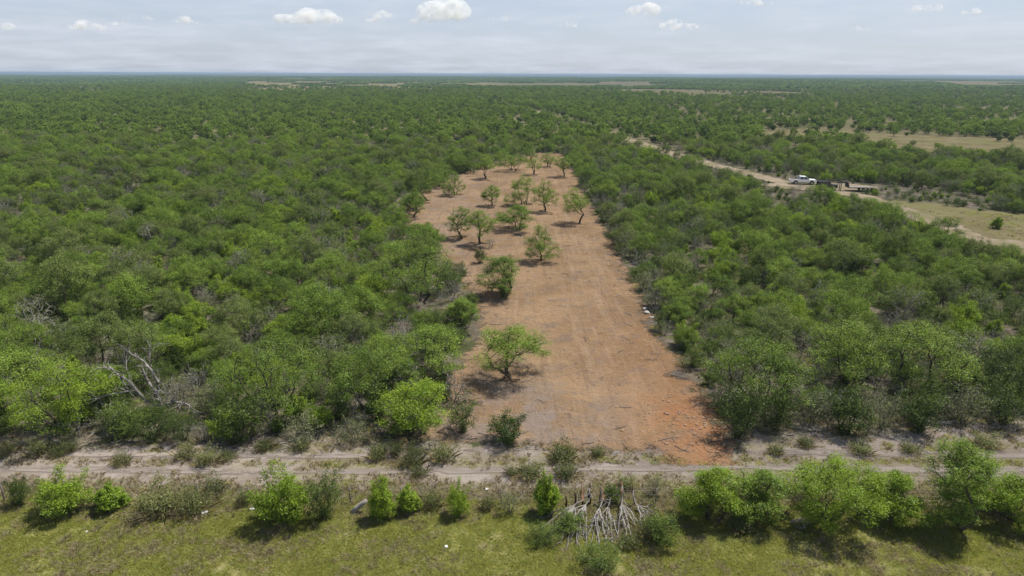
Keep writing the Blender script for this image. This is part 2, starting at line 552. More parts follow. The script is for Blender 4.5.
# mown verge by the road
n = NT('verge_soil')
p = n.pos()
c = n.mix(n.ramp(n.noise(p, 0.5, 6, 0.7), 0.34, 0.66), (0.175, 0.185, 0.052), (0.285, 0.262, 0.110))
c = n.mix(n.ramp(n.noise(p, 0.12, 5, 0.7), 0.54, 0.66, 0, 0.8), c, (0.275, 0.220, 0.125))
c = n.mix(n.ramp(n.noise(p, 6.0, 4, 0.7), 0.5, 0.75, 0, 0.7), c, (0.090, 0.085, 0.035))
al = n.ramp(n.math('ADD', n.attr('edge'), n.math('MULTIPLY', n.math('SUBTRACT', n.noise(p, 0.8, 6, 0.75), 0.5), 3.0)), -0.2, 0.6)
M['verge_soil'] = n.earth(c, n.bump(n.noise(p, 9.0, 4, 0.75), 0.6, 0.06), al)
o = link(bpy.data.objects.new('grass_verge', grid_mesh('grass_verge', np.arange(-75, 76, 0.5), np.arange(8, 40, 0.5), M['verge_soil'], 0.020,
         lambda x, y: y < VERGE_EDGE_Y + 2, {'edge': lambda x, y: VERGE_EDGE_Y + 0.5 * lattice_noise(x, y, 6, 4) - y})))
tag(o, 'green and tan grass verge along the bottom of the view', kind='structure')

# dry open fields and the sandy ranch road
n = NT('field_soil')
p = n.pos()
c = n.mix(n.ramp(n.noise(p, 0.10, 6, 0.7), 0.36, 0.64), (0.150, 0.130, 0.064), (0.235, 0.195, 0.112))
c = n.mix(n.ramp(n.noise(p, 0.035, 5, 0.7), 0.50, 0.64, 0, 0.8), c, (0.190, 0.185, 0.075))
c = n.mix(n.ramp(n.noise(p, 0.7, 5, 0.7), 0.55, 0.72, 0, 0.6), c, (0.130, 0.120, 0.060))
al = n.ramp(n.math('ADD', n.attr('edge'), n.math('MULTIPLY', n.math('SUBTRACT', n.noise(p, 0.12, 6, 0.75), 0.5), 12.0)), -0.4, 0.6)
M['field_soil'] = n.earth(c, n.bump(n.noise(p, 1.5, 5, 0.75), 0.6, 0.12), al)
for k, F in enumerate(FIELDS):
    lo, hi = F.min(0) - 8, F.max(0) + 8
    st = 2.0 if k == 0 else (4.0 if k == 1 else 12.0)
    o = link(bpy.data.objects.new('field', grid_mesh('field', np.arange(lo[0], hi[0], st), np.arange(lo[1], hi[1], st), M['field_soil'],
             0.05 if k < 2 else 0.35, lambda x, y, F=F: poly_sd(x, y, F) > -8, {'edge': lambda x, y, F=F, k=k: poly_sd(x, y, F) + (k > 1) * 70 * lattice_noise(x, y, 110, 47 + k)})))
    tag(o, kind='structure')
n = NT('road_sand')
p = n.pos()
c = n.mix(n.ramp(n.noise(p, 0.3, 6, 0.7), 0.36, 0.64), (0.265, 0.210, 0.145), (0.370, 0.300, 0.220))
c = n.mix(n.ramp(n.noise(p, 0.10, 6, 0.7), 0.44, 0.60, 0, 0.85), c, (0.205, 0.185, 0.095))
al = n.ramp(n.math('ADD', n.attr('edge'), n.math('MULTIPLY', n.math('SUBTRACT', n.noise(p, 0.35, 6, 0.75), 0.5), 4.0)), -0.3, 0.5)
M['road_sand'] = n.earth(c, n.bump(n.noise(p, 2.0, 5, 0.75), 0.5, 0.1), al)
lo, hi = ROAD.min(0) - 8, ROAD.max(0) + 8
hi[1] = min(hi[1], 700)
pad = gp(822, 187)


def road_sd(x, y):
    return np.maximum(3.0 - line_dist(x, y, ROAD), 6.0 - np.hypot((x - pad[0]) / 2.2, y - pad[1]))


o = link(bpy.data.objects.new('ranch_road', grid_mesh('ranch_road', np.arange(lo[0], hi[0], 1.5), np.arange(lo[1], hi[1], 1.5), M['road_sand'], 0.10,
         lambda x, y: road_sd(x, y) > -3.0, {'edge': road_sd})))
tag(o, 'sandy ranch road winding through the brush past the parked vehicles', kind='structure')


# ------------------------------------------------------------------ plants
def grow(rng, starts, att, step, kill, iters=90, jitter=0.18):
    """space colonisation; returns node positions, parents"""
    P = [np.asarray(s, float) for s in starts]
    par = [-1] * len(P)
    pos = np.array(P)
    best = np.full(len(att), 1e9)
    near = np.zeros(len(att), int)

    def refresh(i0):
        nonlocal best, near
        d = np.linalg.norm(att[:, None, :] - pos[None, i0:, :], axis=2)
        k = d.argmin(1)
        dm = d[np.arange(len(att)), k]
        u = dm < best
        best = np.where(u, dm, best)
        near = np.where(u, k + i0, near)
    refresh(0)
    stall = 0
    for it in range(iters):
        alive = best > kill
        att, best, near = att[alive], best[alive], near[alive]
        if len(att) == 0:
            break
        ids = np.unique(near)
        new = []
        for i in ids:
            v = att[near == i] - pos[i]
            v = v / (np.linalg.norm(v, axis=1)[:, None] + 1e-9)
            d = v.mean(0) + rng.normal(0, jitter, 3)
            if par[i] >= 0:
                back = pos[i] - pos[par[i]]
                d = d + 0.35 * back / (np.linalg.norm(back) + 1e-9)
            L = np.linalg.norm(d)
            if L < 1e-6:
                continue
            new.append((i, pos[i] + d / L * step))
        if not new:
            break
        i0 = len(pos)
        pos = np.vstack([pos, np.array([q for _, q in new])])
        par += [i for i, _ in new]
        refresh(i0)
    return pos, np.array(par)


def radii(par, tip, ex=2.4):
    n = len(par)
    acc = np.zeros(n)
    r = np.zeros(n)
    for i in range(n - 1, -1, -1):
        r[i] = max(tip, acc[i] ** (1 / ex)) if acc[i] > 0 else tip
        if par[i] >= 0:
            acc[par[i]] += r[i] ** ex
    return r


def tubes(pos, par, rad, k=4):
    """one connected skin over the branching skeleton: a ring on every node"""
    n = len(pos)
    d = np.zeros((n, 3))
    has = par >= 0
    d[has] = pos[has] - pos[par[has]]
    for i in range(n - 1, -1, -1):
        if par[i] < 0:
            ch = np.where(par == i)[0]
            d[i] = (pos[ch] - pos[i]).mean(0) if len(ch) else (0, 0, 1)
    d /= (np.linalg.norm(d, axis=1)[:, None] + 1e-9)
    ref = np.where(np.abs(d[:, 2:3]) > 0.9, np.array([[1.0, 0, 0]]), np.array([[0, 0, 1.0]]))
    u = np.cross(d, ref); u /= (np.linalg.norm(u, axis=1)[:, None] + 1e-9)
    v = np.cross(d, u)
    a = np.arange(k) * 2 * np.pi / k
    ring = pos[:, None, :] + rad[:, None, None] * (np.cos(a)[None, :, None] * u[:, None, :] + np.sin(a)[None, :, None] * v[:, None, :])
    V = ring.reshape(-1, 3)
    c = np.where(has)[0]
    j = np.arange(k); j2 = (j + 1) % k
    q = np.stack([par[c][:, None] * k + j, par[c][:, None] * k + j2, c[:, None] * k + j2, c[:, None] * k + j], -1).reshape(-1, 4)
    return V, q


def leaves(rng, nodes, count, size, spread, droop=0.3, narrow=0.34, centre=None):
    """diamond leaves in sprays round the given twig nodes"""
    k = rng.integers(0, len(nodes), count)
    clump = rng.random(len(nodes))
    c = nodes[k] + rng.normal(0, spread, (count, 3)) * np.array([1, 1, 0.7])
    nrm = (c - nodes[k]) / (spread + 1e-6) * 0.35 + rng.normal(0, 0.55, (count, 3)) + np.array([0, 0, 0.85])
    nrm /= np.linalg.norm(nrm, axis=1)[:, None]
    d = rng.normal(0, 1, (count, 3)); d[:, 2] -= droop
    d -= nrm * (d * nrm).sum(1)[:, None]
    d /= (np.linalg.norm(d, axis=1)[:, None] + 1e-9)
    w = np.cross(nrm, d)
    s = size * rng.uniform(0.6, 1.35, count)[:, None]
    V = np.stack([c - d * s * 0.5, c + w * s * narrow * 0.5 - d * s * 0.05, c + d * s * 0.5, c - w * s * narrow * 0.5 - d * s * 0.05], 1).reshape(-1, 3)
    q = np.arange(count * 4).reshape(-1, 4)
    tone = np.clip(0.5 + (clump[k] - 0.5) * 0.7 + rng.normal(0, 0.17, count), 0, 1)
    return V, q, tone


def lobes(rng, n, W, H, z0, z1, rx, rz, edge=0.34, n_att=360, flat=0.6):
    pts = []
    for i in range(n):
        a = 2 * np.pi * (i + rng.uniform(-.3, .3)) / n * 1.0 + (rng.uniform(0, 6.28) if i == 0 else 0)
        rr = edge * W * math.sqrt(rng.uniform(0.12, 1.0)) if i else 0.0
        cz = z0 + (z1 - z0) * (1 - (rr / (edge * W)) ** 2 * flat) * rng.uniform(0.82, 1.0)
        c = np.array([rr * math.cos(a), rr * math.sin(a), cz])
        m = int(n_att / n)
        v = rng.normal(0, 1, (m, 3)); v /= np.linalg.norm(v, axis=1)[:, None]
        s = rng.uniform(0.45, 1.0, m)[:, None] * rng.uniform(0.55, 1.3)
        pts.append(c + v * s * np.array([rx * W, rx * W, rz * H]))
    a = np.vstack(pts)
    a[:, 2] = np.minimum(a[:, 2], H)
    return a


def build_tree(seed, H, W, stems=2, bare=0.30, n_leaf=5200, lean=(0, 0), size=0.21, dens=360, low=0.0, n_lobes=8, thick=1.0, deep=0.0):
    """mesquite: forked dark trunk, spreading airy crown. returns trunk (V,q), crown (V,q,tone)"""
    rng = np.random.default_rng(seed)
    att = lobes(rng, n_lobes, W, H, H * (bare + 0.16 - 0.10 * deep), H * (0.84 - 0.03 * deep), 0.19, 0.17 + 0.06 * deep, 0.36, dens, 0.8 + 0.15 * deep)
    if low > 0:
        extra = lobes(rng, 4, W * 0.75, H, H * 0.12, H * 0.4, 0.2, 0.14, 0.36, int(dens * low))
        att = np.vstack([att, extra])
    att = att[att[:, 2] > H * 0.08]
    att[:, 0] += lean[0] * H * (att[:, 2] / H); att[:, 1] += lean[1] * H * (att[:, 2] / H)
    step = 0.040 * W + 0.03
    starts, par0 = [], []
    P = []
    for s in range(stems):
        a = rng.uniform(0, 6.28); rb = 0.05 * W * (stems > 1)
        b = np.array([math.cos(a) * rb, math.sin(a) * rb, -0.12])
        P.append((b, a))
    # each stem gets a bent bare run first
    pos, par = [], []
    for b, a in P:
        pos.append(b); par.append(-1)
        cur = b.copy(); d = np.array([math.cos(a) * 0.32 * (stems > 1) + lean[0] * 0.9, math.sin(a) * 0.32 * (stems > 1) + lean[1] * 0.9, 1.0])
        m = max(2, int(H * bare / step))
        for _ in range(m):
            d = d / np.linalg.norm(d) + rng.normal(0, 0.13, 3) * np.array([1, 1, 0.4]); d[2] = max(d[2], 0.45)
            cur = cur + d / np.linalg.norm(d) * step
            par.append(len(pos) - 1); pos.append(cur.copy())
    # colonise from the whole set of stem nodes
    pos0, par0 = np.array(pos), list(par)
    tips = [i for i in range(len(pos0)) if i not in set(par0)]
    g, gpar = grow(rng, [pos0[i] for i in tips] + [pos0[i - 1] for i in tips], att, step, step * 1.35)
    nt = len(tips)
    full = np.vstack([pos0, g[2 * nt:]])
    base = len(pos0)
    mp = lambda j: (tips[j] if j < nt else (tips[j - nt] - 1 if j < 2 * nt else base + j - 2 * nt))
    fpar = np.array(par0 + [mp(j) for j in gpar[2 * nt:]])
    rad = radii(fpar, 0.0105 * thick + 0.0008 * W)
    rad = rad * 1.0
    rad[:base] = np.maximum(rad[:base] * 1.35, 0.09 * thick)
    tv, tq = tubes(full, fpar, rad, 5 if W > 3 else 4)
    childless = np.ones(len(full), bool); childless[fpar[fpar >= 0]] = False
    thin = rad < 0.0105 * thick * 2.6 + 0.0008 * W * 2.6
    idx = np.where(childless | (thin & (rng.random(len(full)) < 0.30)))[0]
    idx = idx[full[idx, 2] > H * 0.12]
    lv, lq, tone = leaves(rng, full[idx], int(n_leaf * (3.3 if size < 0.3 else 1.5)), size * (0.53 if size < 0.3 else 0.82), 0.026 * W + 0.06, 0.35, 0.42)
    return (tv, tq), (lv, lq, tone)


def build_shrub(seed, H, W, stems=6, n_leaf=2600, size=0.13, dens=260, n_lobes=6, tip=0.007, z0=0.30, spread=0.035, spikes=10):
    rng = np.random.default_rng(seed)
    att = lobes(rng, n_lobes, W, H, H * z0, H * 0.78, 0.23, 0.24, 0.30, dens, 0.8)
    for _ in range(spikes):
        a = rng.uniform(0, 6.28); e = rng.uniform(.05, .62) * W * .8
        b0 = np.array([math.cos(a) * e * .5, math.sin(a) * e * .5, H * .4]); b1 = np.array([math.cos(a) * e, math.sin(a) * e, H * rng.uniform(.75, 1.18)])
        att = np.vstack([att, b0 + (b1 - b0) * np.linspace(0, 1, 9)[:, None] + rng.normal(0, .03 * W, (9, 3))])
    att = att[att[:, 2] > 0.03 * H]
    starts = []
    for s in range(stems):
        a = rng.uniform(0, 6.28); rb = 0.10 * W * rng.random()
        starts.append((math.cos(a) * rb, math.sin(a) * rb, -0.08))
    step = 0.045 * W + 0.04
    pos, par = grow(rng, starts, att, step, step * 1.3, 60, 0.25)
    rad = radii(par, tip)
    tv, tq = tubes(pos, par, rad, 3 if tip < 0.006 else 4)
    idx = np.arange(len(pos))[stems:]
    if n_leaf == 0:
        return (tv, tq), None
    lv, lq, tone = leaves(rng, pos[idx], n_leaf, size, spread * W + 0.03, 0.1, 0.45)
    ok = lv.reshape(-1, 4, 3)[:, :, 2].min(1) > 0.0
    m = ok.sum()
    return (tv, tq), (lv.reshape(-1, 4, 3)[ok].reshape(-1, 3), np.arange(m * 4).reshape(-1, 4), tone[ok])


def build_weed(seed, H, W, n=70, upright=1.0, width=0.035):
    """tussock of upright bent blades or stalks"""
    rng = np.random.default_rng(seed)
    a = rng.uniform(0, 6.28, n); r = W * 0.28 * np.sqrt(rng.random(n))
    b = np.stack([np.cos(a) * r, np.sin(a) * r, np.full(n, -0.02)], 1)
    out = np.stack([np.cos(a), np.sin(a), np.zeros(n)], 1) * rng.uniform(0.05, 0.6, n)[:, None] * W * 0.7
    h = H * rng.uniform(0.45, 1.0, n)
    mid = b + out * 0.35 + np.array([0, 0, 1.0]) * (h * 0.6)[:, None]
    top = b + out + np.array([0, 0, 1.0]) * h[:, None] * upright + rng.normal(0, 0.04, (n, 3))
    s = np.stack([-np.sin(a + rng.normal(0, .8, n)), np.cos(a), np.zeros(n)], 1) * width * rng.uniform(.6, 1.3, n)[:, None]
    V = np.stack([b - s * .5, b + s * .5, mid + s * .5, top, mid - s * .5], 1).reshape(-1, 3)
    q = np.arange(n * 5).reshape(-1, 5)
    tone = np.clip(0.5 + rng.normal(0, 0.22, n), 0, 1)
    return V, q, tone


class Kind:
    """meshes of one sort of plant: separate wood and leaf meshes, and a joined one for masses"""
    def __init__(self, name, wood, leaf, wm, lm, H, W):
        self.name, self.H, self.W = name, H, W
        self.wood = make_mesh(name + '_wood', wood[0], wood[1], wm, smooth=True)
        self.leaf = make_mesh(name + '_leaves', leaf[0], leaf[1], lm, face_attr={'tone': leaf[2]}) if leaf else None
        V, F, fm, tone = wood[0], [wood[1]], np.zeros(len(wood[1]), int), np.zeros(len(wood[1]))
        mats = [wm]
        if leaf:
            V = np.vstack([wood[0], leaf[0]]); F = [wood[1], leaf[1] + len(wood[0])]
            fm = np.concatenate([fm, np.ones(len(leaf[1]), int)]); tone = np.concatenate([tone, leaf[2]]); mats = [wm, lm]
        self.joint = make_mesh(name + '_whole', V, F, mats, fm, {'tone': tone})


PROTO = bpy.data.collections.new('plant_forms')        # never linked to the scene


def proto_coll(name, meshes):
    c = bpy.data.collections.new(name)
    for i, me in enumerate(meshes):
        o = bpy.data.objects.new('%s_%03d' % (name, i), me)
        c.objects.link(o)
    return c


def scatter(name, pts, var, rotz, scl, coll, tilt=None):
    """ONE object of many plants: points with instances picked from a collection"""
    n = len(pts)
    me = bpy.data.meshes.new(name)
    me.vertices.add(n)
    me.vertices.foreach_set('co', np.asarray(pts, np.float32).ravel())
    a = me.attributes.new('variant', 'INT', 'POINT'); a.data.foreach_set('value', np.asarray(var, np.int32))
    rot = np.zeros((n, 3), np.float32); rot[:, 2] = rotz
    if tilt is not None: rot[:, :2] = tilt
    a = me.attributes.new('turn', 'FLOAT_VECTOR', 'POINT'); a.data.foreach_set('vector', rot.ravel())
    s = np.asarray(scl, np.float32)
    if s.ndim == 1: s = np.repeat(s[:, None], 3, 1)
    a = me.attributes.new('size', 'FLOAT_VECTOR', 'POINT'); a.data.foreach_set('vector', np.ascontiguousarray(s).ravel())
    o = link(bpy.data.objects.new(name, me))
    ng = bpy.data.node_groups.new(name + '_spread', 'GeometryNodeTree')
    ng.interface.new_socket('Geometry', in_out='INPUT', socket_type='NodeSocketGeometry')
    ng.interface.new_socket('Geometry', in_out='OUTPUT', socket_type='NodeSocketGeometry')
    N = ng.nodes
    gi, go = N.new('NodeGroupInput'), N.new('NodeGroupOutput')
    iop = N.new('GeometryNodeInstanceOnPoints')
    ci = N.new('GeometryNodeCollectionInfo')
    ci.inputs['Collection'].default_value = coll
    ci.inputs['Separate Children'].default_value = True
    ci.inputs['Reset Children'].default_value = True
    iop.inputs['Pick Instance'].default_value = True

    def at(nm, ty):
        x = N.new('GeometryNodeInputNamedAttribute'); x.data_type = ty; x.inputs['Name'].default_value = nm
        return x.outputs['Attribute']
    L = ng.links
    L.new(gi.outputs[0], iop.inputs['Points'])
    L.new(ci.outputs[0], iop.inputs['Instance'])
    L.new(at('variant', 'INT'), iop.inputs['Instance Index'])
    e2r = N.new('FunctionNodeEulerToRotation')
    L.new(at('turn', 'FLOAT_VECTOR'), e2r.inputs[0])
    L.new(e2r.outputs[0], iop.inputs['Rotation'])
    L.new(at('size', 'FLOAT_VECTOR'), iop.inputs['Scale'])
    L.new(iop.outputs[0], go.inputs[0])
    mod = o.modifiers.new('spread', 'NODES')
    mod.node_group = ng
    return o


def plant(name, kind, x, y, rz, scale, label, cat, group=None, parts=('trunk', 'crown')):
    r = empty(name, (x, y, float(ground_z(x, y))), rz, scale)
    link(bpy.data.objects.new(parts[0], kind.wood), r)
    if kind.leaf is not None:
        link(bpy.data.objects.new(parts[1], kind.leaf), r)
    tag(r, label, cat, group)
    return r


# --- plant forms
MESQ = []
for i, (H, W, st, bare, low, nl, lm, wm) in enumerate([
        (4.6, 6.0, 2, .20, .25, 5200, 'mesquite', 'bark'), (5.2, 6.6, 3, .22, .2, 5600, 'mesquite', 'bark'), (4.0, 5.0, 2, .20, .3, 4600, 'mesquite', 'bark'),
        (5.6, 5.6, 2, .26, .15, 4800, 'olive', 'bark'), (4.4, 6.6, 3, .18, .3, 5200, 'mesquite', 'bark'), (3.6, 4.6, 3, .16, .35, 4200, 'huisache', 'bark'),
        (4.9, 5.4, 1, .24, .2, 4600, 'olive', 'greybark'), (4.2, 5.6, 3, .20, .3, 5000, 'huisache', 'bark'),
        (4.3, 5.4, 3, .20, .2, 1500, 'olive', 'deadwood'), (3.8, 5.0, 3, .18, .3, 700, 'greygreen', 'deadwood')]):
    t, l = build_tree(100 + i, H, W, st, bare, int(nl * 0.78), (rnd.uniform(-.08, .08), rnd.uniform(-.08, .08)), 0.21, 380 if nl > 2000 else 520, low * 0.7, rnd.randint(8, 12), 1.0 if nl > 2000 else 1.35)
    MESQ.append(Kind('mesquite_form_%d' % i, t, l, M[wm], M[lm], H, W))
SHRUB = []
for i, (H, W) in enumerate([(2.2, 2.8), (1.7, 2.4), (2.6, 3.2), (1.3, 2.0), (2.0, 3.4)]):
    t, l = build_shrub(200 + i, H, W, 6, 5000, 0.09, 260, 7 + i % 3)
    SHRUB.append(Kind('shrub_form_%d' % i, t, l, M['bark'], M['shrub'], H, W))
GREYG = []
for i, (H, W) in enumerate([(2.0, 2.6), (1.5, 2.2), (2.5, 3.0)]):
    t, l = build_shrub(240 + i, H, W, 8, 2000, 0.09, 340, 7, 0.0105)
    GREYG.append(Kind('greygreen_form_%d' % i, t, l, M['greybark'], M['greygreen'], H, W))
TWIG = []
for i, (H, W) in enumerate([(2.2, 2.6), (1.6, 2.2), (2.9, 3.2)]):
    t, l = build_shrub(260 + i, H, W, 8, 220, 0.09, 480, 8, 0.0125)
    TWIG.append(Kind('bare_brush_form_%d' % i, t, l, M['deadwood'], M['greygreen'], H, W))
BRIGHT = []
for i, (H, W) in enumerate([(2.2, 2.8), (1.6, 2.0), (2.8, 3.4)]):
    t, l = build_shrub(280 + i, H, W, 7, 9000, 0.125, 300, 11, 0.008, 0.22, spikes=6)
    BRIGHT.append(Kind('bright_form_%d' % i, t, l, M['bark'], M['huisache'], H, W))
# coarse forms for the distance
FAR = []
for i, (H, W, mt) in enumerate([(4.4, 6.0, 'mesquite'), (4.9, 6.4, 'mesquite'), (3.8, 5.2, 'mesquite'), (4.6, 5.4, 'mesquite'), (2.4, 3.6, 'shrub'), (3.0, 4.4, 'shrub')]):
    t, l = build_tree(320 + i, H, W, 2, .2, 950, (0, 0), 0.46, 120, .5, 8)
    FAR.append(Kind('far_form_%d' % i, t, l, M['bark'], M[mt], H, W))


# clumps of many coarse crowns for the far plain
def build_patch(seed, size=60, n=150):
    rng = np.random.default_rng(seed)
    Vs, Ts, Fm = [], [], []
    for i in range(n):
        x, y = rng.uniform(-size / 2, size / 2, 2)
        H = rng.uniform(2.4, 4.8); W = H * rng.uniform(1.1, 1.5)
        m = 46
        v = rng.normal(0, 1, (m, 3)); v /= np.linalg.norm(v, axis=1)[:, None]
        c = np.array([x, y, H * 0.55]) + v * np.array([W * .45, W * .45, H * .42]) * rng.uniform(.55, 1, m)[:, None]
        d = rng.normal(0, 1, (m, 3)); d /= np.linalg.norm(d, axis=1)[:, None]
        w = np.cross(d, rng.normal(0, 1, (m, 3))); w /= np.linalg.norm(w, axis=1)[:, None]
        s = rng.uniform(.9, 1.7, m)[:, None]
        Vs.append(np.stack([c - d * s * .5, c + w * s * .4, c + d * s * .5, c - w * s * .4], 1).reshape(-1, 3))
        Ts.append(np.clip(rng.uniform(.1, .9) + rng.normal(0, .15, m), 0, 1))
        Fm.append(np.full(m, int(rng.random() < 0.3)))
    V = np.vstack(Vs); t = np.concatenate(Ts)
    return make_mesh('wood_patch_%d' % seed, V, np.arange(len(V)).reshape(-1, 4), [M['mesquite'], M['shrub']], np.concatenate(Fm), {'tone': t})


PATCH = [build_patch(400 + i) for i in range(4)]

# ------------------------------------------------------------------ the single trees that can be pointed at
placed = []            # (x, y, radius) kept free of scattered plants


def solve_height(x, y, ytop):
    lo, hi = 0.2, 15.0
    for _ in range(40):
        m = (lo + hi) / 2
        if project(x, y, m)[1] > ytop: lo = m
        else: hi = m
    return (lo + hi) / 2


def own_tree(seed, bx, by, wpx, ytop, label, stems=2, bare=.3, lean=0.0, n_leaf=5200, low=0.0, mat='mesquite', cat='tree', group=None, name='mesquite_tree', dens=360, lobes_n=8, size=0.2):
    x, y = gp(bx, by)
    H = solve_height(x, y + 0.0, ytop)
    W = wpx * float(depth(x, y)) / FPX
    H = max(1.2, H * 0.97)
    if 31 <= seed <= 41:
        n_leaf = int(n_leaf * 0.62); low = low * 0.6; dens = int(dens * 0.9); lobes_n += 2
    if 12 <= seed <= 28:
        n_leaf = int(n_leaf * 1.35); bare = bare * 0.8
    t, l = build_tree(seed, H, W, stems, bare, n_leaf, (lean, 0.0), size, dens, low, lobes_n, 1.0, 1.0 if seed <= 30 else 0.4)
    # fit the crown to the width read off the photograph
    sx = W / max(0.5, np.ptp(np.percentile(l[0][:, 0], [1, 99])))
    r = empty(name, (x, y, float(ground_z(x, y))))
    wv = t[0] * np.array([sx, sx, 1]); lv = l[0] * np.array([sx, sx, 1])
    link(bpy.data.objects.new('trunk', make_mesh('trunk', wv, t[1], M['bark'], smooth=True)), r)
    link(bpy.data.objects.new('crown', make_mesh('crown', lv, l[1], M[mat], face_attr={'tone': l[2]})), r)
    tag(r, label, cat, group)
    placed.append((x, y, W * 0.42))
    return r


G_CLEAR = 'trees left standing in the cleared strip'
own_tree(11, 515, 377, 69, 314, 'largest lone mesquite on the cleared dirt, forked trunk, dark shadow below', 2, .26, -0.03, 4600, group=G_CLEAR, lobes_n=10, dens=420)
own_tree(12, 503, 294, 40, 252, 'lone mesquite with a dark leafy clump at its foot, behind the largest lone tree', 1, .34, 0.0, 3000, .3, group=G_CLEAR)
own_tree(13, 541, 261, 34, 223, 'bushy lone mesquite on bare dirt beside the tyre-marked lane', 1, .24, -0.02, 3200, .35, group=G_CLEAR)
own_tree(14, 517, 231, 36, 202, 'umbrella-shaped mesquite in the middle of the clearing with dense low crown', 2, .24, 0.0, 4200, group=G_CLEAR)
own_tree(15, 480, 245, 28, 205, 'slim straight-trunked mesquite beside the double-stemmed one in the clearing', 1, .36, 0.02, 2400, group=G_CLEAR)
own_tree(16, 463, 239, 24, 202, 'double-stemmed mesquite on the clearing, crown thin and open', 2, .34, -0.06, 2200, group=G_CLEAR)
own_tree(17, 580, 224, 26, 187, 'leaning mesquite with crooked bare trunk by the right edge of the clearing', 1, .42, -0.14, 2600, group=G_CLEAR)
own_tree(18, 492, 206, 19, 181, 'small upright mesquite with dark bare stem in mid clearing', 1, .34, 0.0, 2200, group=G_CLEAR)
own_tree(19, 455, 195, 24, 168, 'round-headed mesquite on a short forked trunk near the clearing\'s left bay', 2, .24, -0.02, 3400, group=G_CLEAR)
own_tree(20, 428, 200, 28, 160, 'tall mesquite at the left bay of the clearing with two leaning stems', 2, .36, 0.02, 3200, group=G_CLEAR)
own_tree(21, 413, 217, 24, 184, 'mesquite with slanting dark trunk against the brush wall by the clearing', 1, .38, 0.06, 2600, group=G_CLEAR)
own_tree(22, 545, 212, 25, 176, 'mesquite with a leafy base among the far clump of the clearing', 1, .30, 0.0, 3000, .2, group=G_CLEAR)
own_tree(23, 524, 205, 33, 171, 'widest tree of the far clump in the clearing, several stems', 3, .22, 0.0, 4400, .1, group=G_CLEAR)
own_tree(24, 487, 179, 20, 154, 'twin-trunked mesquite near the far end of the clearing', 2, .30, 0.0, 2800, group=G_CLEAR)
own_tree(25, 514, 171, 31, 151, 'low wide mesquite with spreading limbs at the far end of the clearing', 4, .22, 0.0, 3600, group=G_CLEAR)
own_tree(26, 533, 175, 17, 156, 'thin sparse mesquite showing bare limbs at the far end', 2, .36, 0.05, 1100, group=G_CLEAR)
own_tree(27, 564, 177, 19, 154, 'single-trunked mesquite at the far right corner of the clearing', 1, .40, 0.0, 2800, group=G_CLEAR)
own_tree(28, 462, 331, 30, 293, 'young mesquite on a slender stem at the left clearing edge', 1, .34, 0.0, 2600, group=G_CLEAR)
own_tree(29, 472, 173, 20, 153, 'squat mesquite at the far left end of the clearing, before the twin-trunked one', 2, .24, 0.0, 3000, .2, group=G_CLEAR)
own_tree(30, 548, 167, 18, 150, 'small mesquite at the far end, between sparse tree and corner tree', 2, .26, 0.0, 2600, .2, group=G_CLEAR)
own_tree(9, 441, 186, 24, 160, 'dense mesquite half inside the brush at the far left bay', 3, .2, 0.0, 3600, .4, group=G_CLEAR)
own_tree(8, 503, 164, 22, 148, 'dark mesquite closing the far end of the clearing', 3, .18, 0.0, 3200, .4, group=G_CLEAR)
own_tree(7, 529, 160, 22, 146, 'mesquite at the very end of the clearing against the brush', 3, .18, 0.0, 3200, .4, group=G_CLEAR)
G_FRONT = 'front row trees facing the pale soil band'
own_tree(31, 278, 416, 100, 330, 'broad bright mesquite standing alone in the front row, between dead tree and clearing', 3, .26, 0.0, 8200, .2, group=G_FRONT, lobes_n=11, dens=520)
own_tree(32, 368, 412, 78, 332, 'mesquite in the front row next to the broad bright one, towards the clearing', 2, .24, 0.0, 6400, .3, group=G_FRONT, lobes_n=9)
own_tree(33, 72, 428, 88, 356, 'wide yellow-green mesquite beside the bare grey dead tree', 3, .2, 0.0, 9000, .5, group=G_FRONT, lobes_n=11, dens=520, mat='huisache')
own_tree(34, 14, 410, 66, 346, 'dull green mesquite behind the wide yellow-green one at the picture edge', 2, .2, 0.0, 6000, .5, group=G_FRONT)
own_tree(35, 434, 372, 66, 320, 'full mesquite at the brush corner where the clearing widens', 3, .2, 0.0, 6000, .4, group=G_FRONT)
own_tree(36, 418, 432, 64, 376, 'bright low mesquite with dark skirt at the clearing mouth', 3, .16, 0.0, 6000, .5, group=G_FRONT, mat='huisache')
own_tree(37, 757, 408, 86, 324, 'bright-topped mesquite at the right-hand corner of the clearing mouth', 4, .2, 0.0, 7000, .4, group=G_FRONT, lobes_n=10, dens=480)
own_tree(38, 838, 396, 72, 314, 'tall bright mesquite behind the pale soil, right of the clearing', 3, .30, 0.0, 5600, .2, group=G_FRONT, lobes_n=9, dens=420)
own_tree(39, 914, 398, 90, 313, 'broad mesquite with a bare leaning limb beside the tall bright one', 3, .30, 0.02, 6400, .2, group=G_FRONT, lobes_n=11, dens=480)
own_tree(40, 1004, 400, 74, 340, 'dark mesquite at the edge of the picture behind the pale soil', 3, .2, 0.0, 6800, .5, group=G_FRONT, mat='shrub')
own_tree(41, 418, 302, 74, 226, 'mounded mesquite bulging into the clearing from the dense brush', 3, .18, 0.0, 7600, .5, group=G_FRONT, lobes_n=10)
G_FENCE = 'trees and bushes along the fence line'
own_tree(51, 829, 521, 94, 449, 'round-topped bright mesquite on the fence line, sky-lit crown over dark shade', 4, .22, 0.0, 8800, .3, group=G_FENCE, mat='huisache', lobes_n=11, dens=480, size=.17)
own_tree(52, 712, 518, 58, 460, 'bushy mesquite on the fence line next to the orange soil corner', 4, .14, 0.0, 6200, .9, group=G_FENCE, mat='huisache', size=.17)
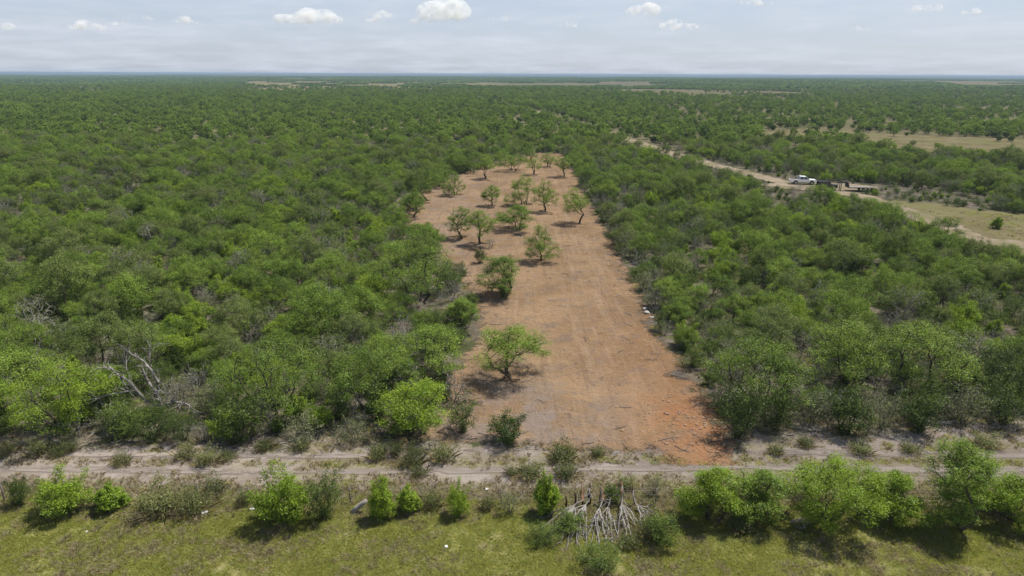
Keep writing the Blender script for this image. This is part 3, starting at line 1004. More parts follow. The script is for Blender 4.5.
own_tree(53, 757, 518, 52, 462, 'bushy mesquite on the fence line between two brighter crowns', 3, .14, 0.0, 5600, .9, group=G_FENCE, size=.17)
own_tree(54, 955, 526, 66, 432, 'tallest tree of the fence line, upright with open crown', 2, .3, 0.03, 7400, .8, group=G_FENCE, size=.17, lobes_n=9)
own_tree(55, 893, 518, 54, 468, 'low leafy tree between the round-topped and the tallest fence line trees', 3, .14, 0.0, 5600, .9, group=G_FENCE, mat='huisache', size=.17)
own_tree(56, 1008, 520, 66, 470, 'leafy tree at the end of the fence line by the picture edge', 3, .14, 0.0, 5800, .9, group=G_FENCE, mat='huisache', size=.17)


def own_bush(seed, bx, by, wpx, ytop, label, forms, name='leafy_bush', group=None, cat='bush'):
    x, y = gp(bx, by)
    H = solve_height(x, y, ytop)
    W = wpx * float(depth(x, y)) / FPX
    k = forms[seed % len(forms)]
    r = plant(name, k, x, y, rnd.uniform(0, 6.28), (W / k.W * 1.08, W / k.W * 1.08, H / k.H), label, cat, group, ('stems', 'foliage'))
    placed.append((x, y, W * 0.4))
    return r


own_bush(2, 286, 520, 58, 472, 'large yellow-green bush on the fence line, brighter of a touching pair', BRIGHT, group=G_FENCE)
own_bush(0, 323, 518, 46, 477, 'darker green bush grown into the large yellow-green one', SHRUB, group=G_FENCE)
own_bush(2, 68, 512, 52, 476, 'yellow-green bush on the fence line with a grey twiggy side', BRIGHT, group=G_FENCE)
own_bush(1, 110, 509, 36, 490, 'low pale green bush beside the yellow-green bush with grey twigs', BRIGHT, group=G_FENCE)
own_bush(1, 20, 505, 26, 481, 'small dark bush near the picture edge on the fence line', SHRUB, group=G_FENCE)
own_bush(0, 382, 517, 32, 481, 'bright bush beside the leaning bleached log', BRIGHT, group=G_FENCE)
own_bush(1, 408, 511, 26, 490, 'low bright bush between the log and the thin upright bush', BRIGHT, group=G_FENCE)
own_bush(2, 459, 515, 24, 484, 'thin upright green bush with dark stems by a fence post', BRIGHT, group=G_FENCE)
own_bush(0, 510, 512, 26, 490, 'dull green low bush midway along the fence line', GREYG, group=G_FENCE)
own_bush(1, 546, 512, 28, 479, 'green bush just before the heap of cut trees', BRIGHT, group=G_FENCE)
own_bush(1, 612, 502, 22, 486, 'small dark bush behind the heap of cut trees', SHRUB, group=G_FENCE)
own_bush(0, 660, 541, 44, 512, 'green bush right beside the bleached cut trees', SHRUB, group='green growth round the heap of cut trees')
own_bush(2, 600, 566, 50, 545, 'low green growth in front of the bleached cut trees', SHRUB, group='green growth round the heap of cut trees')
own_bush(4, 541, 541, 40, 526, 'low bush on the grass at the open side of the cut trees', SHRUB, group='green growth round the heap of cut trees')
own_bush(1, 568, 528, 34, 514, 'dull leafy growth tangled under the bleached branches', SHRUB, group='green growth round the heap of cut trees')
own_bush(0, 655, 494, 22, 474, 'grey-green bush behind the fence post past the cut trees', GREYG, group=G_FENCE)
own_bush(0, 738, 438, 58, 384, 'very dark bushy shrub at the corner where the clearing meets the pale soil', SHRUB, 'dark_shrub')
own_bush(2, 776, 430, 44, 386, 'dark shrub under the bright-topped corner mesquite', SHRUB, 'dark_shrub')
own_bush(0, 812, 424, 44, 388, 'grey-green shrub below the tall bright mesquite', GREYG, 'dark_shrub')
own_bush(1, 846, 434, 50, 398, 'dull dark shrub in front of the tall bright mesquite', SHRUB, 'dark_shrub')
own_bush(2, 880, 428, 44, 390, 'grey-green shrub between the tall and the broad mesquites', GREYG, 'dark_shrub')
own_bush(0, 918, 432, 56, 392, 'wide dull shrub in front of the broad mesquite', SHRUB, 'dark_shrub')
own_bush(2, 962, 424, 52, 384, 'grey twiggy shrub past the broad mesquite', GREYG, 'dark_shrub')
own_bush(0, 1004, 424, 50, 384, 'dark shrub at the picture edge above the pale soil', SHRUB, 'dark_shrub')
own_bush(0, 463, 431, 38, 400, 'dark rounded shrub at the mouth of the clearing beside the bright low mesquite', SHRUB, 'dark_shrub')
own_bush(1, 508, 440, 44, 414, 'low dark green shrub sprawling at the foot of a sandy mound', SHRUB, 'dark_shrub')
own_bush(2, 354, 441, 38, 416, 'dull shrub in front of the front row mesquites', GREYG, 'dark_shrub')
own_bush(0, 240, 441, 60, 398, 'dense dull shrub in front of the broad bright mesquite', SHRUB, 'dark_shrub')
own_bush(2, 305, 440, 48, 410, 'grey-green shrub beside the dense dull one at the soil band', GREYG, 'dark_shrub')
own_bush(0, 128, 434, 52, 402, 'dark green shrub growing under the bare grey dead tree', SHRUB, 'dark_shrub')
own_bush(2, 448, 292, 34, 262, 'very dark round shrub against the clearing under the mounded mesquite', SHRUB, 'dark_shrub')
own_bush(1, 504, 297, 16, 283, 'dark shrub hugging the foot of a lone mesquite', SHRUB, 'dark_shrub')
own_bush(1, 480, 263, 14, 249, 'little green shrub alone on the cleared dirt', SHRUB, 'dark_shrub')
own_bush(1, 490, 249, 14, 239, 'little grey twiggy shrub by the slim straight mesquite', TWIG, 'dark_shrub')
own_bush(0, 660, 330, 18, 308, 'small dark shrub beside white stones at the clearing edge', SHRUB, 'dark_shrub')

for a_, b_, r_ in ((165, 410, 1.6), (140, 405, 1.6), (120, 415, 1.4), (190, 420, 1.6), (150, 398, 1.5), (155, 425, 1.5), (100, 400, 1.0)):
    x, y = gp(a_, b_)
    placed.append((x, y, r_))          # the dead tree's own ground

# ------------------------------------------------------------------ the brush: nearest plants one by one, the rest as a mass
rs = np.random.default_rng(5)
PL = np.array(placed)


def jitter_grid(x0, x1, y0, y1, s):
    X, Y = np.meshgrid(np.arange(x0, x1, s), np.arange(y0, y1, s))
    X = X + (np.arange(X.shape[0]) % 2)[:, None] * s * .5
    X = X.ravel() + rs.uniform(-.45, .45, X.size) * s
    Y = Y.ravel() + rs.uniform(-.45, .45, Y.size) * s
    return X, Y


def free(x, y, m_clear, m_strip, m_road, own=1.0):
    ok = (y > 40) & (poly_sd(x, y, STRIP) < -m_strip) & ~((y < 46) & (np.abs(x) > 70))
    ok &= poly_sd(x, y, CLEAR) < -m_clear
    ok &= road_sd(x, y) < -m_road
    ok &= y > 43.0
    near = (y < 235)
    for (a, b, r) in placed:
        if own > 0:
            ok &= ~(near & ((x - a) ** 2 + (y - b) ** 2 < (r * own) ** 2))
    return ok


def field_depth(x, y):
    v = np.full(x.shape, -1e9)
    for F in FIELDS:
        v = np.maximum(v, poly_sd(x, y, F))
    return v


def sight(x, y):
    """the open shoulder on the near side of the ranch road: positive where only grass grows"""
    d = np.full(x.shape, 1e9)
    for dy in (0, 5, 10):
        d = np.minimum(d, line_dist(x * 1.0, y + dy, ROAD))
    pd = np.hypot((x - pad[0] - 3) / 1.5, (y - pad[1] + 12) / 1.0)
    return np.maximum((4.5 + 2.5 * lattice_noise(x, y, 30, 91) - d) / 6.0, (16 - pd) / 6.0)


# candidate trees
TX, TY = jitter_grid(-260, 260, 44, 262, 3.55)
k = np.abs(TX) < 0.80 * TY + 28
TX, TY = TX[k], TY[k]
pr = 0.68 + 0.40 * lattice_noise(TX, TY, 22, 21) + 0.36 * lattice_noise(TX, TY, 9, 22) - 0.14 * (TX > 16)
k = (rs.random(len(TX)) < pr) & free(TX, TY, np.where(TX < -4, 0.4 + 4.5 * lattice_noise(TX, TY, 11, 25), 1.0), 2.0, 2.0, 1.15) & (sight(TX, TY) < 0)
fd = field_depth(TX, TY)
k &= (fd < -1) | (rs.random(len(TX)) < 0.03)
TX, TY = TX[k], TY[k]
tv = rs.choice(len(MESQ), len(TX), p=[.14, .14, .12, .10, .13, .07, .09, .06, .09, .06])
ts = np.clip(rs.normal(0.76, 0.22, len(TX)) + 0.10 * lattice_noise(TX, TY, 30, 23), 0.5, 1.25)
tr = rs.uniform(0, 6.28, len(TX))
px, py, dz = project(TX, TY, 2.0)
inview = (px > -12) & (px < 1036) & (py < 560)
order = np.argsort(np.where(inview, TY, 1e9))
single = np.zeros(len(TX), bool)
single[order[:245]] = True
single &= inview


COLUMNS = [(0, 95, 'the wide yellow-green mesquite'), (95, 215, 'the bare grey dead tree'), (215, 325, 'the broad bright front-row mesquite'),
           (325, 400, 'its neighbour towards the clearing'), (400, 520, 'the bright low clearing-mouth mesquite'),
           (520, 700, 'the straight clearing edge'), (700, 800, 'the big corner tree'), (800, 872, 'the tall bright-topped mesquite'),
           (872, 955, 'the mesquite with the leaning limb'), (955, 1100, 'the dark mesquite at the picture edge')]


def ordinal(k):
    return '%d%s' % (k, 'th' if 10 <= k % 100 <= 20 else {1: 'st', 2: 'nd', 3: 'rd'}.get(k % 10, 'th'))


def column(px_):
    for a_, b_, nm in COLUMNS:
        if px_ < b_:
            return nm
    return COLUMNS[-1][2]


SIZEW = lambda s: 'small' if s < 0.74 else ('large' if s > 0.98 else 'middling')
TONEW = ['green', 'green', 'green', 'olive', 'green', 'yellow-green', 'olive', 'yellow-green', 'half-bare grey', 'almost bare grey']
counts = {}
for i in sorted(np.where(single)[0], key=lambda j: TY[j]):
    cn = column(px[i]); counts[cn] = counts.get(cn, 0) + 1
    plant('mesquite_tree', MESQ[tv[i]], TX[i], TY[i], tr[i], ts[i], '%s %s mesquite, %s tree back behind %s' % (SIZEW(ts[i]), TONEW[tv[i]], ordinal(counts[cn]), cn), 'tree',
          'mesquites back behind ' + cn)

# candidate shrubs of several sorts
FORMS = SHRUB + GREYG + TWIG + BRIGHT
nS, nG, nT, nB = len(SHRUB), len(GREYG), len(TWIG), len(BRIGHT)
SX, SY = jitter_grid(-240, 240, 43, 235, 1.95)
k = np.abs(SX) < 0.80 * SY + 24
SX, SY = SX[k], SY[k]
pr = 0.84 + 0.42 * lattice_noise(SX, SY, 12, 31)
k = (rs.random(len(SX)) < pr * np.where(sight(SX, SY) > -0.4, 0.6, 1.0)) & free(SX, SY, np.where(SX < -4, 1.5 * lattice_noise(SX, SY, 8, 26), 0.3), 0.4, 0.6, 0.35)
fd = field_depth(SX, SY)
k &= (fd < 0.5) | (rs.random(len(SX)) < 0.05)
SX, SY = SX[k], SY[k]
u = rs.random(len(SX)) + 0.16 * lattice_noise(SX, SY, 16, 33)
sort = np.where(u < 0.50, 0, np.where(u < 0.68, 1, np.where(u < 0.93, 2, 3)))
sv = np.where(sort == 0, rs.integers(0, nS, len(SX)), np.where(sort == 1, nS + rs.integers(0, nG, len(SX)),
     np.where(sort == 2, nS + nG + rs.integers(0, nT, len(SX)), nS + nG + nT + rs.integers(0, nB, len(SX)))))
ss = np.clip(rs.normal(0.85, 0.2, len(SX)), 0.4, 1.3)
ss = np.where(sight(SX, SY) > -0.4, ss * 0.6, ss)
sr = rs.uniform(0, 6.28, len(SX))
px, py, dz = project(SX, SY, 1.0)
sview = (px > -8) & (px < 1032)
order = np.argsort(np.where(sview, SY, 1e9))
ssing = np.zeros(len(SX), bool); ssing[order[:240]] = True
ssing &= sview
SNAME = [('dark_shrub', 'dark green shrub'), ('greygreen_shrub', 'grey-green shrub'), ('bare_brush', 'bare grey twiggy brush'), ('leafy_bush', 'bright leafy bush')]


counts = {}
for i in sorted(np.where(ssing)[0], key=lambda j: SY[j]):
    nm, lb = SNAME[sort[i]]
    cn = column(px[i])
    counts[cn, lb] = counts.get((cn, lb), 0) + 1
    fringe = 'fringing the pale soil' if SY[i] < 50 else 'among the mesquites'
    plant(nm, FORMS[sv[i]], SX[i], SY[i], sr[i], ss[i], '%s %s %s behind %s' % (ordinal(counts[cn, lb]), lb, 'fringing the soil' if SY[i] < 50 else 'inside the thicket', cn), 'shrub' if sort[i] != 3 else 'bush',
          lb + 's ' + fringe, ('stems', 'foliage'))

# the mass: everything else near, then coarse crowns to a kilometre
allm = [k_.joint for k_ in MESQ] + [k_.joint for k_ in FORMS] + [k_.joint for k_ in FAR]
nM, nF = len(MESQ), len(FORMS)
FX, FY = jitter_grid(-1150, 1150, 262, 1400, 5.0)
k = np.abs(FX) < 0.80 * FY + 30
FX, FY = FX[k], FY[k]
pr = 0.86 + 0.28 * lattice_noise(FX, FY, 60, 41) + 0.22 * lattice_noise(FX, FY, 18, 42) - 0.42 * sstep(-40, 120, FX - 0.10 * FY) * sstep(270, 420, FY)
pr = pr - 0.55 * sstep(620, 1000, FY + 80 * lattice_noise(FX, FY, 200, 48)) * sstep(-0.05, 0.30, lattice_noise(FX, FY * 0.45, 120, 49))
k = (rs.random(len(FX)) < pr) & (road_sd(FX, FY) < -1.5) & ((field_depth(FX, FY) + 30 * lattice_noise(FX, FY, 60, 46) * (FY > 600) < 0) | (rs.random(len(FX)) < np.where(FY > 600, 0.24, 0.05)))
FX, FY = FX[k], FY[k]
fv = rs.integers(0, len(FAR), len(FX))
fs = np.clip(rs.normal(0.92, 0.2, len(FX)) + 0.15 * lattice_noise(FX, FY, 40, 44), 0.45, 1.4)
mx = np.concatenate([TX[~single], SX[~ssing], FX]); my = np.concatenate([TY[~single], SY[~ssing], FY])
mv = np.concatenate([tv[~single], nM + sv[~ssing], nM + nF + fv])
ms = np.concatenate([ts[~single], ss[~ssing], fs])
mr = rs.uniform(0, 6.28, len(mx))
o = scatter('brush', np.stack([mx, my, ground_z(mx, my) - 0.05], 1), mv, mr, ms, proto_coll('brush_forms', allm))
tag(o, 'unbroken green mesquite brush stretching away behind the nearer trees', 'brush', kind='stuff')

GX, GY = [], []
XX, YY = jitter_grid(-4200, 4200, 1380, 5600, 54.0)
k = np.abs(XX) < 0.82 * YY + 60
k &= ((field_depth(XX, YY) + 90 * lattice_noise(XX, YY, 200, 53) < -10) | (rs.random(len(XX)) < 0.24)) & (rs.random(len(XX)) < 0.62 + 0.8 * lattice_noise(XX, YY * 0.5, 300, 51))
XX, YY = XX[k], YY[k]
o = scatter('distant_woodland', np.stack([XX, YY, ground_z(XX, YY) - 0.3], 1), rs.integers(0, len(PATCH), len(XX)), rs.integers(0, 4, len(XX)) * 1.5708,
            rs.uniform(0.9, 1.2, len(XX)), proto_coll('woodland_forms', PATCH))
tag(o, 'distant flat woodland reaching to the horizon', 'woodland', kind='stuff')

# ------------------------------------------------------------------ weeds that can be told apart along the track
WEEDK = []
for i, (H, W, nb) in enumerate([(1.0, 1.7, 1900), (0.8, 1.5, 1600), (1.2, 1.5, 1700)]):
    t_, l_ = build_shrub(500 + i, H, W, 12, nb, 0.08, 200, 8, 0.005, 0.22, 0.05)
    V2, q2, t2 = build_weed(510 + i, H * .75, W * 1.1, 110, 0.95, 0.014)
    n1, n2 = len(t_[0]), len(t_[0]) + len(l_[0])
    me = make_mesh('weed_form_%d' % i, np.vstack([t_[0], l_[0], V2]), [t_[1], l_[1] + n1, q2 + n2], [M['weed'], M['drygrass']],
                   np.concatenate([np.zeros(len(t_[1]) + len(l_[1]), int), np.ones(len(q2), int)]),
                   {'tone': np.concatenate([np.full(len(t_[1]), .3), l_[2], t2])})
    WEEDK.append((me, H, W))
for j, (bx, by, wpx, hpx, lb) in enumerate([
        (443, 458, 26, 15, 'on the pale soil under the sprawling shrub'), (562, 459, 26, 15, 'at the mouth of the clearing by the track'),
        (597, 455, 14, 8, 'small, in the soil at the clearing mouth'), (412, 464, 24, 16, 'beside the track below the bright low mesquite'),
        (378, 457, 20, 12, 'on the soil band below the dull shrub'), (396, 455, 14, 13, 'narrow, next to another on the soil band'),
        (420, 475, 16, 10, 'between the ruts of the track'), (530, 475, 26, 11, 'on the track in front of the clearing mouth'),
        (565, 476, 24, 13, 'on the track beside the clearing mouth, yellowish'), (512, 474, 14, 8, 'small, on the track verge'),
        (186, 457, 20, 12, 'on the soil band below the dead tree'), (207, 462, 26, 12, 'sprawling, by the track below the dead tree'),
        (228, 458, 18, 7, 'flat, by the track'), (122, 464, 16, 11, 'on the soil band near the wide yellow-green mesquite'),
        (40, 453, 24, 12, 'at the foot of the wide yellow-green mesquite'), (8, 453, 18, 12, 'at the picture edge below the brush'),
        (58, 455, 16, 10, 'dark, at the brush foot'), (72, 450, 18, 10, 'low, under the brush edge'), (301, 448, 18, 8, 'low, under the front row'),
        (265, 448, 18, 8, 'in front of the dense dull shrub'), (160, 512, 44, 22, 'wide and dull, on the fence line'), (196, 511, 34, 20, 'grey-green, on the fence line by white litter'),
        (214, 492, 20, 14, 'between fence line and track'), (245, 505, 14, 14, 'thin, beside the large yellow-green bush'),
        (432, 506, 20, 14, 'dull, on the fence line'), (487, 508, 14, 12, 'thin, by the fence post'), (626, 487, 18, 10, 'at the track behind the cut trees'),
        (690, 500, 16, 12, 'under the bushy fence line mesquite'), (776, 453, 16, 8, 'on the pale soil, small'), (861, 452, 24, 8, 'flat, on the pale soil'),
        (910, 452, 18, 8, 'on the pale soil below the leaning limb'), (805, 446, 16, 8, 'at the brush foot on pale soil'), (986, 446, 26, 10, 'yellowish, on the soil near the picture edge'),
        (650, 534, 28, 18, 'leafy, against the cut trees'), (628, 545, 20, 10, 'low, at the tip of the bleached branches'), (738, 526, 30, 12, 'in the shade of the fence line mesquites')]):
    x, y = gp(bx, by)
    me, H, W = WEEDK[j % 3]
    W_ = wpx * float(depth(x, y)) / FPX; H_ = hpx * float(depth(x, y)) / FPX / 0.9
    o = link(bpy.data.objects.new('weed_clump', me))
    o.location = (x, y, float(ground_z(x, y)) + 0.02); o.rotation_euler = (0, 0, rnd.uniform(0, 6.28)); o.scale = (W_ / W * 1.25, W_ / W * 1.25, H_ / H * 1.1)
    tag(o, 'weed clump ' + lb, 'weed', 'weed clumps along the track')

# ------------------------------------------------------------------ grass and litter of the ground (uncountable)
def tufts(base, n, H, W, nb, mat, width):
    out = []
    for i in range(n):
        V, q, t = build_weed(base + i, H * rnd.uniform(.8, 1.2), W, nb, 0.9, width)
        out.append(make_mesh('tuft_%d' % (base + i), V, q, mat, face_attr={'tone': t}))
    return out


GRASSF = tufts(600, 4, 0.115, 0.62, 60, M['grass'], 0.018)
DRYF = tufts(620, 4, 0.22, 0.58, 44, M['drygrass'], 0.015)
X, Y = jitter_grid(-42, 42, 25, 38, 0.155)
e = VERGE_EDGE_Y + 0.5 * lattice_noise(X, Y, 6, 4) - Y
dn = 0.80 + 0.4 * lattice_noise(X, Y, 2.5, 61) + 0.3 * lattice_noise(X, Y, 0.8, 62)
k = (e + rs.normal(0, .5, len(X)) > 0) & (rs.random(len(X)) < dn) & (np.abs(X) < .8 * Y + 5)
X, Y = X[k], Y[k]
dry = rs.random(len(X)) < 0.15 + 0.26 * lattice_noise(X, Y * 2, 7, 63) + 0.2 * lattice_noise(X, Y, 1.5, 64) + 0.25 * sstep(33.5, 36, Y)
o = scatter('verge_grass', np.stack([X, Y, ground_z(X, Y) + 0.01], 1), np.where(dry, 4, 0) + rs.integers(0, 4, len(X)), rs.uniform(0, 6.28, len(X)),
            rs.uniform(.55, 1.25, len(X)), proto_coll('verge_forms', GRASSF + DRYF))
tag(o, 'short green and straw-coloured grass of the roadside verge', 'grass', kind='stuff')
X1, Y1 = jitter_grid(-46, 46, 35, 47, 0.30)
c0 = track_y(X1)
rut = rut_attr(X1, Y1)
fence = np.exp(-((Y1 - 37.2) / 1.0) ** 2)
midd = np.exp(-((Y1 - c0) / 0.45) ** 2)
pr = 0.26 + 0.75 * fence + 0.40 * midd + 0.22 * lattice_noise(X1, Y1, 3.0, 71) + 0.2 * lattice_noise(X1, Y1, 9, 72)
k = (rs.random(len(X1)) < pr * (1 - 0.95 * rut)) & (poly_sd(X1, Y1, CLEAR) < 0.3)
X1, Y1 = X1[k], Y1[k]
X2, Y2 = jitter_grid(-130, 130, 44, 130, 1.15)
k = (np.abs(X2) < .78 * Y2 + 6) & (poly_sd(X2, Y2, CLEAR) < 0.0) & (rs.random(len(X2)) < 0.55 + .5 * lattice_noise(X2, Y2, 7, 73)) & (road_sd(X2, Y2) < 0)
X2, Y2 = X2[k], Y2[k]
X = np.concatenate([X1, X2]); Y = np.concatenate([Y1, Y2])
grn = rs.random(len(X)) < np.where(Y < 46, 0.18 + .25 * lattice_noise(X, Y, 5, 74), 0.45)
o = scatter('dry_grass', np.stack([X, Y, ground_z(X, Y) + 0.01], 1), np.where(grn, 4, 0) + rs.integers(0, 4, len(X)), rs.uniform(0, 6.28, len(X)),
            rs.uniform(.6, 1.5, len(X)) * np.where(Y > 47, 1.5, 1.0), proto_coll('drygrass_forms', DRYF + GRASSF))
tag(o, 'dry straw-coloured grass along the fence line, track and brush floor', 'grass', kind='stuff')


def rock_mesh(seed, mat, name='clod'):
    rng = np.random.default_rng(seed)
    import bmesh
    bm = bmesh.new(); bmesh.ops.create_icosphere(bm, subdivisions=1, radius=0.5)
    for v in bm.verts:
        v.co = v.co * float(rng.uniform(.7, 1.2)); v.co.z *= .65
    me = bpy.data.meshes.new(name); bm.to_mesh(me); bm.free(); me.materials.append(mat)
    return me


def stick_mesh(seed, mat):
    rng = np.random.default_rng(seed)
    n_ = 6; pos = np.zeros((n_, 3)); d = np.array([1.0, 0, 0.02])
    for i in range(1, n_):
        d = d + rng.normal(0, .22, 3) * np.array([1, 1, .25]); d /= np.linalg.norm(d); pos[i] = pos[i - 1] + d * .2
    pos[:, 2] = np.abs(pos[:, 2]) + .02
    extra = np.array([pos[3] + np.array([.15, .2, .05]), pos[2] + np.array([.12, -.22, .06])])
    par = np.array([-1, 0, 1, 2, 3, 4, 3, 2])
    V, q = tubes(np.vstack([pos, extra]), par, np.array([.022, .02, .018, .015, .012, .008, .008, .008]), 4)
    return make_mesh('stick', V, q, mat)


M['clod'] = plain('soil_clods', (0.26, 0.165, 0.105), 0.9, 0, .1, .35, 2.0)
M['stone'] = plain('pale_stone', (0.46, 0.44, 0.41), 0.85, 0, .2, .18, 2.0)
CL = [rock_mesh(700 + i, M['clod']) for i in range(3)]
X, Y = jitter_grid(-24, 20, 42, 150, 0.45)
sd = poly_sd(X, Y, CLEAR)
redm = np.exp(-(((X - rx) / 4.2) ** 2 + ((Y - ry) / 7.5) ** 2))
pr = 0.10 + 0.8 * redm + 0.30 * np.exp(-(sd / 1.6) ** 2) + 0.10 * lattice_noise(X, Y, 6, 81)
k = (sd > -0.3) & (rs.random(len(X)) < pr)
X, Y = X[k], Y[k]
o = scatter('soil_clods', np.stack([X, Y, ground_z(X, Y) + .03], 1), rs.integers(0, 3, len(X)), rs.uniform(0, 6.28, len(X)),
            (rs.gamma(2.0, .035, len(X)) + .04) * (1 + 0.9 * np.exp(-(((X - rx) / 4.2) ** 2 + ((Y - ry) / 7.5) ** 2))), proto_coll('clod_forms', CL))
tag(o, 'reddish soil clods strewn over the cleared dirt', 'soil', kind='stuff')
ST = [stick_mesh(720 + i, M['deadwood'] if i % 2 else M['greybark']) for i in range(4)]
X, Y = jitter_grid(-45, 45, 42, 110, 0.8)
sd = poly_sd(X, Y, CLEAR); sst = poly_sd(X, Y, STRIP)
pr = 0.02 + 0.30 * np.exp(-(sd / 1.5) ** 2) + 0.28 * np.exp(-(sst / 1.4) ** 2) * (Y > 42.5)
k = rs.random(len(X)) < pr
X, Y = X[k], Y[k]
o = scatter('dead_sticks', np.stack([X, Y, ground_z(X, Y) + .03], 1), rs.integers(0, 4, len(X)), rs.uniform(0, 6.28, len(X)),
            rs.uniform(.5, 1.6, len(X)), proto_coll('stick_forms', ST))
tag(o, 'broken grey sticks littering the edges of the cleared ground', 'sticks', kind='stuff')

# ------------------------------------------------------------------ dead and cut wood
def limb_tree(chains, rng, tip=0.012, twigs=3, twig_len=0.7, sag=0.0):
    """chains: list of (points, r0, r1, index of parent chain or -1, parent point index)"""
    pos, par, rad = [], [], []
    ends = []
    first = []
    for pts, r0, r1, pc, pi in chains:
        pts = np.asarray(pts, float)
        # finer, slightly crooked run
        fine = []
        for a, b in zip(pts[:-1], pts[1:]):
            m = max(2, int(np.linalg.norm(b - a) / 0.35))
            for j in range(m):
                fine.append(a + (b - a) * j / m + (rng.normal(0, 0.035, 3) if j else 0))
        fine.append(pts[-1])
        base = len(pos)
        L = len(fine)
        idxs = []
        for j, q in enumerate(fine):
            if j == 0 and pc >= 0:
                idxs.append(first[pc][min(pi, len(first[pc]) - 1)]); continue
            pos.append(np.asarray(q)); par.append(idxs[-1] if idxs else -1)
            rad.append(r0 + (r1 - r0) * j / max(1, L - 1)); idxs.append(len(pos) - 1)
        first.append(idxs)
        for j in idxs[max(1, L // 3)::1]:
            ends.append((j, rad[j]))
    n0 = len(pos)
    for j, r in ends:
        for _ in range(twigs):
            if rng.random() < .55:
                continue
            d = rng.normal(0, 1, 3); d[2] = d[2] * .6 + .1 + sag
            if par[j] >= 0:
                d = d + (pos[j] - pos[par[j]]) / (np.linalg.norm(pos[j] - pos[par[j]]) + 1e-9) * 1.1
            d /= np.linalg.norm(d); cur, pj, rr = pos[j], j, min(r * .55, .022)
            for s in range(3):
                d = d + rng.normal(0, .25, 3); d /= np.linalg.norm(d)
                cur = cur + d * twig_len / 3 * rng.uniform(.6, 1.3)
                pos.append(cur); par.append(pj); rad.append(max(rr * (1 - s * .25), tip * .6)); pj = len(pos) - 1
    P = np.array(pos); P[:, 2] = np.maximum(P[:, 2], 0.02)
    return tubes(P, np.array(par), np.array(rad), 5)


# the bare grey dead tree in the front row: limbs read off the photograph, given depth
def zpt(zx, zy, ydist):
    """picture point at a set distance -> local point"""
    px_, py_ = 60 + zx / 4.8, 320 + zy / 4.8
    d = CAM_R @ np.array([(px_ - 512) / FPX, -(py_ - 288) / FPX, -1.0])
    t = ydist / d[1]
    return np.array([d[0] * t, d[1] * t, CAM_H + d[2] * t])


bx, by = gp(162, 412)
off = np.array([bx, by, 0.0])
Z = lambda a, b, dy: zpt(a, b, by + dy) - off
rng = np.random.default_rng(77)
ch = [([Z(490, 450, 0), Z(490, 400, 0), Z(455, 330, .1), Z(430, 300, .2), Z(400, 240, .4)], .15, .06, -1, 0),
      ([Z(470, 330, -.2), Z(468, 285, -.3), Z(440, 235, -.5), Z(400, 190, -.6), Z(335, 152, -.4)], .11, .05, 0, 4),
      ([Z(440, 240, .1), Z(430, 190, .3), Z(430, 130, .5), Z(480, 95, .6)], .06, .02, 0, 9),
      ([Z(430, 400, .1), Z(385, 350, -.4), Z(330, 290, -.7), Z(280, 258, -.9), Z(245, 225, -.8), Z(185, 222, -.6)], .12, .04, 0, 3),
      ([Z(316, 270, -.7), Z(314, 200, -.4), Z(320, 130, -.2)], .07, .03, 3, 9),
      ([Z(345, 335, -.8), Z(250, 346, -1.4), Z(180, 368, -1.6), Z(225, 425, -1.9), Z(270, 472, -2.0)], .06, .03, 3, 4),
      ([Z(180, 368, -1.6), Z(140, 355, -1.4), Z(120, 380, -1.2)], .04, .015, 5, 7),
      ([Z(490, 405, 0), Z(545, 384, -.5), Z(600, 392, -.8), Z(655, 430, -1.0), Z(635, 488, -1.2)], .08, .03, 0, 2),
      ([Z(545, 384, -.5), Z(560, 330, -.2), Z(590, 310, .2)], .04, .015, 7, 3),
      ([Z(500, 400, 0), Z(520, 350, -.3), Z(480, 330, -.6)], .04, .02, 0, 2),
      ([Z(300, 290, -.8), Z(330, 330, -1.2), Z(290, 320, -1.4)], .035, .015, 3, 8)]
ch = [(a_, r0_ * 1.15, r1_ * 1.2, c_, d_) for a_, r0_, r1_, c_, d_ in ch]
V, q = limb_tree(ch, rng, .013, 5, 0.95)
dead = empty('dead_tree', (bx, by, float(ground_z(bx, by))))
link(bpy.data.objects.new('trunk', make_mesh('dead_tree', V, q, M['deadwood'], smooth=True)), dead)
tag(dead, 'bare grey dead tree with arching fallen limbs in the front row of brush', 'tree')


